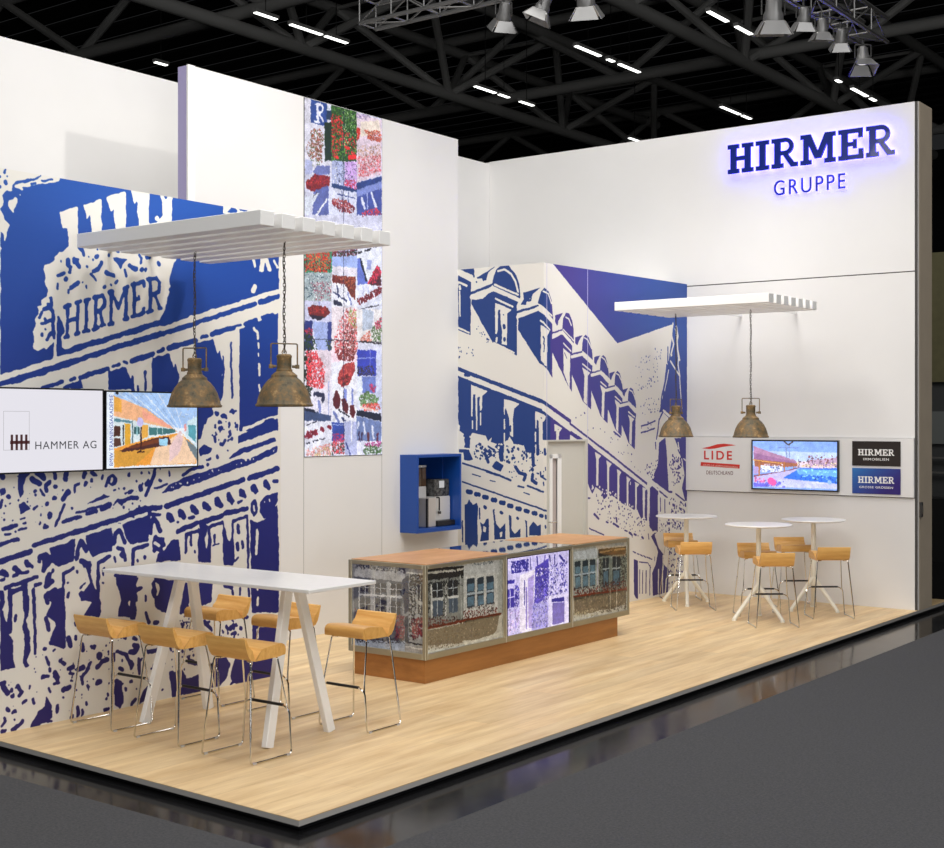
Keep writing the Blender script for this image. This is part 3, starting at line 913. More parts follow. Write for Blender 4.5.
ART_MURAL_RIGHT = """
fill 0 : 4 4087 109 4095 238 4091 246 3962 185 3984
line 1 29 : 4 4072 214 3979
fill 0 : 4 4008 195 3912 189 3280 128 3301 4 3348
line 1 29 : 4 3924 128 3875
line 1 32 : 25 3869 33 3838
line 1 22 : 25 3808 29 3518
line 1 22 : 4 3379 166 3311
fill 0 : 280 3960 577 4087 448 4009 420 3921 373 3911 355 3947 289 3944
line 0 20 : 274 3910 278 3907
fill 0 : 503 3870 531 3966 577 4045 660 4093 751 4063 850 3953 895 3846 913 3676 531 3842
line 1 25 : 592 4017 687 4030 778 3972 841 3879 877 3759
line 1 25 : 544 3860 877 3722
line 0 32 : 195 3780 494 3856
fill 0 : 200 3654 204 3699 373 3705 531 3821 886 3655 859 3597 863 3018 540 3165 513 3181
line 1 62 : 208 3732 503 3807
line 1 41 : 518 3810 904 3651
line 1 25 : 555 3695 800 3588
fill 1 : 550 3646 787 3554 723 3512 720 3141 641 3158 650 3310 629 3430 623 3565 592 3551 588 3327 573 3276 550 3284
line 0 25 : 607 3551 603 3402
line 0 41 : 678 3368 682 3350
line 0 38 : 683 3219 683 3202
line 0 15 : 669 3506 672 3500
line 1 28 : 573 3231 568 3194
line 1 18 : 531 3180 823 3051
dabs 0 14 17 19 21 : 242 3387 317 3384 485 3182 411 3184
dabs 0 8 17 21 22 : 4 3153 71 3135 33 2999 4 3000
dabs 0 8 17 17 23 : 71 3181 261 3084 223 2994 166 2996
fill 0 : 949 3740 1197 3790 1082 3718 1061 3638 993 3632 993 3598 913 3606 958 3666
line 1 12 : 1043 3669 1045 3665
fill 0 : 1153 3611 1197 3740 1247 3787 1328 3752 1389 3647 1419 3428
line 1 20 : 1230 3742 1321 3723 1384 3617
line 1 21 : 1184 3581 1394 3471
line 0 29 : 868 3523 1153 3578
fill 0 : 877 3316 881 3448 1153 3553 1402 3398 1389 2803 1170 2924
line 1 47 : 872 3467 1153 3546
line 1 34 : 1153 3546 1409 3391
line 1 21 : 1191 3408 1352 3307
fill 1 : 1191 3361 1345 3292 1303 3232 1311 2881 1255 2894 1197 2952
line 0 21 : 1230 3221 1247 3200 1238 3141
line 0 21 : 1247 3127 1238 3054
fill 0 : 1458 3475 1608 3517 1518 3419 1493 3359 1458 3401
fill 0 : 1457 3479 1615 3521 1523 3448 1507 3364 1457 3403
fill 0 : 1595 3319 1612 3453 1666 3521 1733 3520 1793 3444 1822 3346 1829 3171
line 1 19 : 1662 3471 1725 3455 1776 3383
line 1 17 : 1615 3325 1822 3206
line 0 19 : 1396 3269 1582 3317
fill 0 : 1399 3049 1402 3235 1582 3289 1793 3155 1788 2600 1700 2683
line 1 36 : 1402 3221 1590 3286
line 1 28 : 1590 3286 1822 3141
line 1 19 : 1619 3165 1767 3079
fill 1 : 1615 3107 1754 3043 1742 2634 1686 2723 1624 2820
line 0 12 : 1640 3054 1686 2991
fill 0 : 1301 2850 1301 3045 1399 3167 1399 2755
fill 0 : 1389 3236 1404 3354 1389 2803
fill 0 : 1776 3012 1776 3032 1992 3070 2213 2936 2197 2794 2181 2394 2008 2492 1792 2800
fill 0 : 1992 3089 2002 3186 2027 3261 2070 3288 2133 3258 2184 3160 2213 3045 2216 2970
line 1 17 : 2039 3250 2108 3232 2165 3168 2190 3127
line 1 17 : 2008 3083 2206 2986
line 0 19 : 1785 3045 1992 3079
line 1 38 : 1785 3012 1992 3050
line 1 27 : 1992 3050 2203 2936
line 1 19 : 2008 2935 2171 2863
fill 1 : 1995 2896 2165 2835 2108 2792 2089 2451 2027 2492 2045 2790
fill 0 : 1853 3244 2002 3278 1930 3207 1899 3148 1853 3179
fill 0 : 2182 2806 2182 2825 2369 2857 2559 2731 2546 2599 2532 2227 2382 2319 2195 2608
fill 0 : 2369 2876 2377 2965 2399 3035 2436 3060 2491 3031 2535 2940 2559 2832 2562 2762
line 1 17 : 2409 3025 2469 3007 2518 2947 2540 2909
line 1 17 : 2382 2870 2554 2777
line 0 19 : 2190 2837 2369 2867
line 1 39 : 2190 2807 2369 2839
line 1 28 : 2369 2839 2551 2731
line 1 19 : 2382 2732 2524 2664
fill 1 : 2371 2696 2518 2637 2469 2598 2453 2281 2399 2319 2415 2597
fill 0 : 2248 3022 2377 3052 2315 2986 2288 2932 2248 2961
fill 0 : 2507 2632 2507 2650 2684 2680 2865 2556 2852 2428 2839 2068 2697 2159 2519 2440
fill 0 : 2684 2698 2692 2785 2713 2852 2749 2876 2800 2847 2842 2758 2865 2654 2868 2586
line 1 18 : 2723 2842 2780 2824 2826 2765 2847 2728
line 1 18 : 2697 2692 2860 2601
line 0 19 : 2514 2662 2684 2689
line 1 40 : 2514 2632 2684 2662
line 1 28 : 2684 2662 2857 2556
line 1 19 : 2697 2558 2831 2491
fill 1 : 2687 2524 2826 2465 2780 2428 2764 2121 2713 2159 2728 2427
fill 0 : 2570 2841 2692 2868 2633 2805 2608 2753 2570 2781
fill 0 : 2798 2444 2798 2461 2980 2488 3166 2368 3153 2245 3139 1899 2993 1987 2811 2259
fill 0 : 2980 2505 2988 2589 3009 2653 3046 2676 3099 2648 3142 2562 3166 2461 3169 2396
line 1 18 : 3020 2644 3078 2626 3126 2569 3147 2533
line 1 18 : 2993 2500 3161 2411
line 0 19 : 2805 2472 2980 2497
line 1 40 : 2805 2444 2980 2471
line 1 28 : 2980 2471 3158 2367
line 1 20 : 2993 2371 3131 2305
fill 1 : 2983 2338 3126 2281 3078 2245 3062 1950 3009 1987 3025 2245
fill 0 : 2863 2644 2988 2669 2928 2609 2902 2559 2863 2587
fill 0 : 1313 4139 1750 4150 4401 4141 4401 1763 4239 1767 4271 2605 4143 3437 4017 3516 2746 3214
fill 1 : 4017 3516 3985 3428 3923 3052 3676 1975 3525 1976 3405 2268 2825 3227
line 1 35 : 4127 3502 4169 3371 4131 3269 4214 3062
fill 0 : 4055 3499 4112 3435 4175 3054 4336 2437 3707 2367 3814 2598 3954 3096
line 1 31 : 4048 3531 4001 3396 4064 3266 4001 3131 4017 3055
dabs 0 16 18 20 31 : 3286 3103 3768 3253 3830 3049 3286 3029
line 1 24 : 4017 3120 3985 3020
fill 0 : 3954 3068 4048 3122 4191 3094 4303 2459 4352 2292 3954 2291 3793 2373 3768 2455 3876 2917
line 1 26 : 3985 3036 4214 2852
line 1 26 : 4191 3127 4175 2993 4220 2844
line 1 22 : 4214 2827 4239 2626 4271 2426
line 0 28 : 3923 3216 3917 3018
line 0 29 : 3892 2984 3845 2752 3768 2569 3756 2438
line 1 20 : 3939 2919 3892 2786 3845 2653
line 1 38 : 3814 2389 3985 2311
line 0 27 : 3799 2373 3707 2274 3676 2127 3646 2029
line 0 24 : 3621 1981 3630 1899
fill 0 : 4207 3462 4401 3472 4401 2056 4320 2056 4271 2627
dabs 0 26 15 20 32 : 3053 2957 3768 3111 3768 2914 3169 2721
dabs 0 24 18 24 33 : 3227 2770 3707 2847 3707 2716 3198 2641
dabs 0 30 15 22 34 : 3227 2514 3707 2585 3676 2356 3286 2290
line 0 20 : 3286 2193 3435 2217 3615 2258
line 0 20 : 3286 2110 3405 2128 3600 2163
dabs 0 14 15 20 35 : 3257 2226 3615 2290 3615 2144 3286 2097
fill 0 : 3707 1980 3861 2044 3907 1753 3939 1332 3570 1510 3676 1669
fill 0 : 4080 2033 4384 2030 4384 1735 4239 1822
line 1 24 : 3954 2026 4017 1926
line 1 24 : 4064 2025 4112 1891
line 1 24 : 4175 1974 4207 1856
fill 1 : 3898 1911 4017 1893 4271 1738 4336 1518 4336 1434 4207 1254 3985 1380 3907 1630
dabs 0 40 21 33 36 : 3939 1894 4175 1790 4303 1536 4175 1356 3985 1463
line 0 26 : 1750 2227 2740 1778 3420 1458
line 0 48 : 1750 2123 1983 2027
line 1 20 : 1750 2175 2061 2045
dabs 0 16 19 21 37 : 1750 2466 2167 2288 3111 1939 3111 1811 2546 1916 1750 2332
line 0 19 : 2040 2356 2051 2348
line 0 23 : 2670 2125 2810 2061
fill 0 : 2096 2003 2287 1909 3464 1372 3479 982 3286 1017 3169 1128 2938 1203 2629 1342 2436 1304 2274 1434 2194 1376 2096 1539
line 1 33 : 2287 1927 3405 1422
line 0 26 : 2382 1946 3420 1462
line 1 21 : 2442 1949 3405 1516
fill 1 : 2260 1886 2395 1838 2341 1797 2333 1478 2287 1479 2287 1798
fill 1 : 2504 1781 2623 1732 2568 1687 2562 1329 2526 1331 2524 1703
fill 1 : 2735 1667 2839 1624 2791 1579 2785 1273 2746 1275 2746 1604
fill 1 : 2944 1574 3047 1531 2995 1493 2990 1200 2952 1202 2952 1534
fill 1 : 3134 1496 3251 1460 3186 1423 3181 1111 3146 1113 3146 1464
fill 1 : 3316 1426 3420 1390 3375 1375 3363 1021 3328 1023
line 1 20 : 3041 1492 3036 1468
fill 1 : 3420 1470 3525 1499 3494 1354 3470 1209 3464 918 3420 921 3429 1292
line 0 34 : 3411 1366 3417 1341
line 0 31 : 3399 1294 3405 1051
fill 0 : 3488 1403 3570 1441 3691 1395 3676 840 3525 915 3482 982
fill 1 : 2088 1547 2207 1375 2274 1464 2382 1414 2450 1296 2546 1353 2684 1316 2712 1229 2810 1272 2910 1157 2967 1217 3067 1165 3111 1099 3198 1134 3286 1017 3405 987 3525 882 3707 534 3111 579 2910 809 2088 940
line 0 29 : 2141 1549 2151 1545
line 0 22 : 2114 1334 2154 1332
dabs 0 60 17 27 41 : 2274 1403 2436 1289 2881 1205 3405 987 3405 761 2910 888 2274 1143
line 0 32 : 2247 1136 2341 1078
line 0 26 : 2656 998 2774 952
line 0 33 : 2726 1056 2735 1017
line 0 22 : 2504 1030 2546 1017
line 0 27 : 3010 866 3082 830
line 0 27 : 3125 840 3169 824
line 0 30 : 3301 792 3331 774
line 0 19 : 2910 901 2967 885
line 0 17 : 2146 970 2450 874
line 0 15 : 2106 939 2114 908
fill 0 : 3570 1563 3676 1690 3707 1886 3876 1883 3939 1403 3768 1458
line 1 27 : 3525 1450 3923 1263
line 0 24 : 3549 1511 3954 1336
line 0 28 : 3954 1336 4017 1333
line 0 24 : 3722 1353 3907 1263
dabs 0 30 18 22 42 : 3405 1697 3676 1788 3676 1625 3525 1532 3345 1602
dabs 0 8 17 18 43 : 2768 1901 3405 1600 3286 1603 2768 1838
line 0 21 : 4112 1305 4336 1203
line 0 24 : 4175 1878 4271 1776
fill 0 : 4271 1776 4401 1706 4401 1200 4352 1202 4271 1373 4336 1539
dabs 0 40 23 33 44 : 3970 1269 4384 1167 4384 931 4017 952 3954 1154
fill 1 : 3676 1314 3923 1254 3939 1055 3676 1102
line 0 22 : 3737 1263 3743 1098
line 0 22 : 3845 1241 3848 1077
dabs 0 30 26 33 45 : 3707 1002 3985 987 4303 835 4271 803 3768 835
fill 0 : 3479 917 3676 873 3676 840 3555 783 3676 644 3830 518 3707 534
fill 1 : 3510 899 3661 841 3525 801 3464 854
dabs 0 30 23 33 46 : 3830 831 4017 819 4336 698 4336 486 3892 520
dabs 0 12 15 17 47 : 2668 1017 3070 994 3463 729 3363 682 2927 857
line 0 15 : 3094 624 3167 602
line 0 16 : 3191 590 3240 577
line 0 16 : 3265 571 3314 551
line 0 17 : 3343 552 3388 529
line 0 15 : 3413 530 3538 491
line 0 12 : 3601 516 3601 468
fill 0 : 3114 529 3211 499 3211 19 3167 30 3119 88
line 0 18 : 3319 363 3314 82
line 0 22 : 3400 356 3395 74
line 0 18 : 3493 416 3483 39
line 0 14 : 3240 483 3438 454 3508 388
line 0 16 : 3252 382 3250 88
fill 0 : 3475 1025 3659 1015 3651 859 3563 844 3475 917
line 1 26 : 3450 824 3639 839
fill 0 : 3513 786 3593 821 3695 624 3792 542 3792 419 3947 323 3921 37 3715 29 3558 23 3543 317 3626 418 3689 590
line 1 20 : 3823 526 3805 335
line 1 26 : 3695 345 3689 45
line 1 23 : 3792 323 3792 35
line 0 17 : 3450 824 3463 756
dabs 0 34 24 31 48 : 3921 560 4078 617 4318 390 4318 250 3947 310
dabs 0 26 19 24 49 : 3921 312 4318 250 4318 40 3921 23
dabs 0 16 19 27 50 : 3715 957 3947 944 3947 820 3715 834
dabs 0 14 19 28 51 : 4025 967 4318 922 4291 812 4052 882
fill 0 : 4 2822 1197 2410 1296 2352 1750 2138 1750 2033 1197 2038 1197 1805 4 1784
line 0 45 : 4 2886 195 2818 1197 2487 1750 2257
line 1 20 : 195 2785 922 2537
line 1 20 : 1015 2507 1197 2454 1563 2301
line 1 38 : 4 2819 1170 2418 1750 2152
line 0 22 : 4 2784 632 2578 1197 2385
line 0 39 : 109 2808 166 2803
fill 1 : 195 2689 444 2610 364 2555 355 2393 327 2378 321 2544 289 2529 289 2151 270 2151 261 2575 227 2575 219 2333 195 2318
line 1 24 : 208 2424 208 2318
line 1 20 : 216 2257 219 2174
line 1 19 : 336 2348 336 2212
fill 1 : 678 2518 900 2456 823 2402 805 2287 809 2064 760 2094 751 2287 705 2406 691 2398 687 2331 672 2331
line 1 22 : 683 2272 683 2168
line 1 22 : 683 2108 683 1989
line 0 20 : 769 2198 769 2138
fill 1 : 1118 2374 1279 2315 1255 2264 1218 2242 1218 1849 1174 1848 1165 2257 1139 2274 1135 2169 1118 2169
line 1 18 : 1121 2125 1121 2023
line 1 18 : 1126 1979 1128 1847
line 0 15 : 1199 2293 1204 2289
fill 1 : 1439 2228 1593 2175 1538 2131 1528 2038 1478 2039 1473 2139 1444 2139
line 0 15 : 1513 2161 1516 2159
fill 1 : 4 2227 29 2196 23 2135 71 2113 105 1983 90 1945 176 1931 185 2075 214 2121 280 2106 411 2084 448 2017 503 2070 485 2010 577 1988 540 1950 623 1911 577 1898 596 1794 4 1784
fill 1 : 678 2004 733 2042 760 2079 814 1990 958 1977 993 1889 1029 1846 1029 1802 678 1796
fill 1 : 1114 1847 1291 1848 1291 1804 1114 1803
fill 0 : 14 1921 166 1916 204 1787 4 1784
line 0 29 : 270 1955 336 1986
line 0 38 : 392 1926 448 1882 411 1836
line 0 28 : 336 1940 355 1933
line 0 25 : 448 1957 522 1920 540 1838
line 0 34 : 877 1935 881 1929
line 0 18 : 742 1953 745 1945
line 0 25 : 787 1901 796 1857
line 0 28 : 949 1889 993 1823
dabs 0 20 17 19 61 : 223 2045 596 1929 577 1800 223 1794
fill 1 : 4 1880 1291 1896 1197 1838 1303 1837 1303 901 4 689
fill 0 : 81 1896 166 1897 227 1799 166 1783 86 1792
line 0 42 : 396 1877 426 1825 448 1773
line 0 45 : 466 1901 485 1856
line 0 68 : 632 1903 641 1814
fill 0 : 503 1722 559 1790 669 1740 632 1662 540 1692
line 0 35 : 723 1785 751 1774
line 0 41 : 841 1721 895 1656 984 1636 961 1576
line 0 47 : 1082 1924 1091 1748
line 0 31 : 976 1900 1002 1849
line 0 37 : 1079 1704 1082 1692
line 0 41 : 1082 1638 1073 1572 1135 1541
line 0 47 : 1153 1925 1153 1881
line 0 44 : 1255 1925 1262 1881
line 0 21 : 1191 1670 1194 1621 1279 1582
line 0 18 : 1267 1721 1272 1692
line 0 18 : 1230 1554 1238 1518
dabs 0 60 16 20 62 : 261 1898 1291 1910 1291 1574 814 1580 261 1808
line 0 22 : 71 1751 429 1668
line 0 32 : 429 1663 596 1619
line 0 25 : 596 1622 774 1564
line 0 21 : 877 1500 958 1488
line 0 24 : 1011 1508 1230 1445
line 0 14 : 214 1625 336 1598
line 0 13 : 476 1556 550 1543
line 0 13 : 958 1429 1038 1406
line 0 20 : 67 1530 1296 1223
line 0 55 : 144 1414 193 1409
line 0 55 : 266 1387 313 1383
line 0 55 : 385 1358 431 1354
line 0 55 : 511 1329 555 1325
line 0 54 : 630 1301 674 1296
line 0 54 : 745 1269 787 1265
line 0 54 : 865 1241 906 1237
line 0 50 : 979 1219 1018 1215
line 0 50 : 1091 1196 1128 1191
line 0 44 : 1191 1171 1213 1168
line 0 37 : 1272 1166 1277 1144
fill 0 : 100 1257 138 1266 166 1320 223 1254 280 1287 302 1235 289 1068 298 789 105 778
line 0 20 : 321 1220 325 1100
fill 0 : 327 1062 373 1026 420 1096 457 1113 457 850 327 828 355 950
fill 1 : 377 1012 420 999 411 938 373 951
fill 0 : 513 1213 540 1221 559 1050 623 993 696 1064 696 878 540 862 531 1079
fill 1 : 614 948 654 965 650 905 623 889
fill 0 : 745 1159 782 1149 787 986 832 944 913 1014 913 911 760 896
fill 0 : 972 1113 1004 1100 1011 894 990 893 986 1055
fill 0 : 1033 1030 1091 1100 1153 1048 1197 1072 1197 945 1033 936
line 0 42 : 396 1241 411 1231
line 0 38 : 632 1187 647 1179
line 0 34 : 868 1130 875 1123
line 0 31 : 1267 1050 1272 1035
line 0 22 : 67 1058 71 815
dabs 1 44 24 35 81 : 2088 1578 2301 1494 2629 1405 2910 1267 3375 1053 3375 988 2910 1188 2546 1315 2088 1471
dabs 0 26 22 31 82 : 2114 1455 2382 1399 2825 1224 3345 974 3345 861 2546 1128
dabs 0 30 28 41 83 : 3985 1832 4271 1742 4271 1474 4017 1582
dabs 1 24 23 33 84 : 3954 806 4271 786 4336 530 3954 558
dabs 0 20 28 37 85 : 4017 1217 4368 1134 4368 999 4017 1051
dabs 1 24 23 33 86 : 3707 969 3892 959 3892 827 3707 838
dabs 1 26 25 37 87 : 14 2150 596 2003 993 1933 1029 1860 14 1983
dabs 0 18 26 33 88 : 223 2015 577 1928 577 1809 242 1803
dabs 0 18 25 33 89 : 705 1989 993 1904 993 1816 705 1811
"""

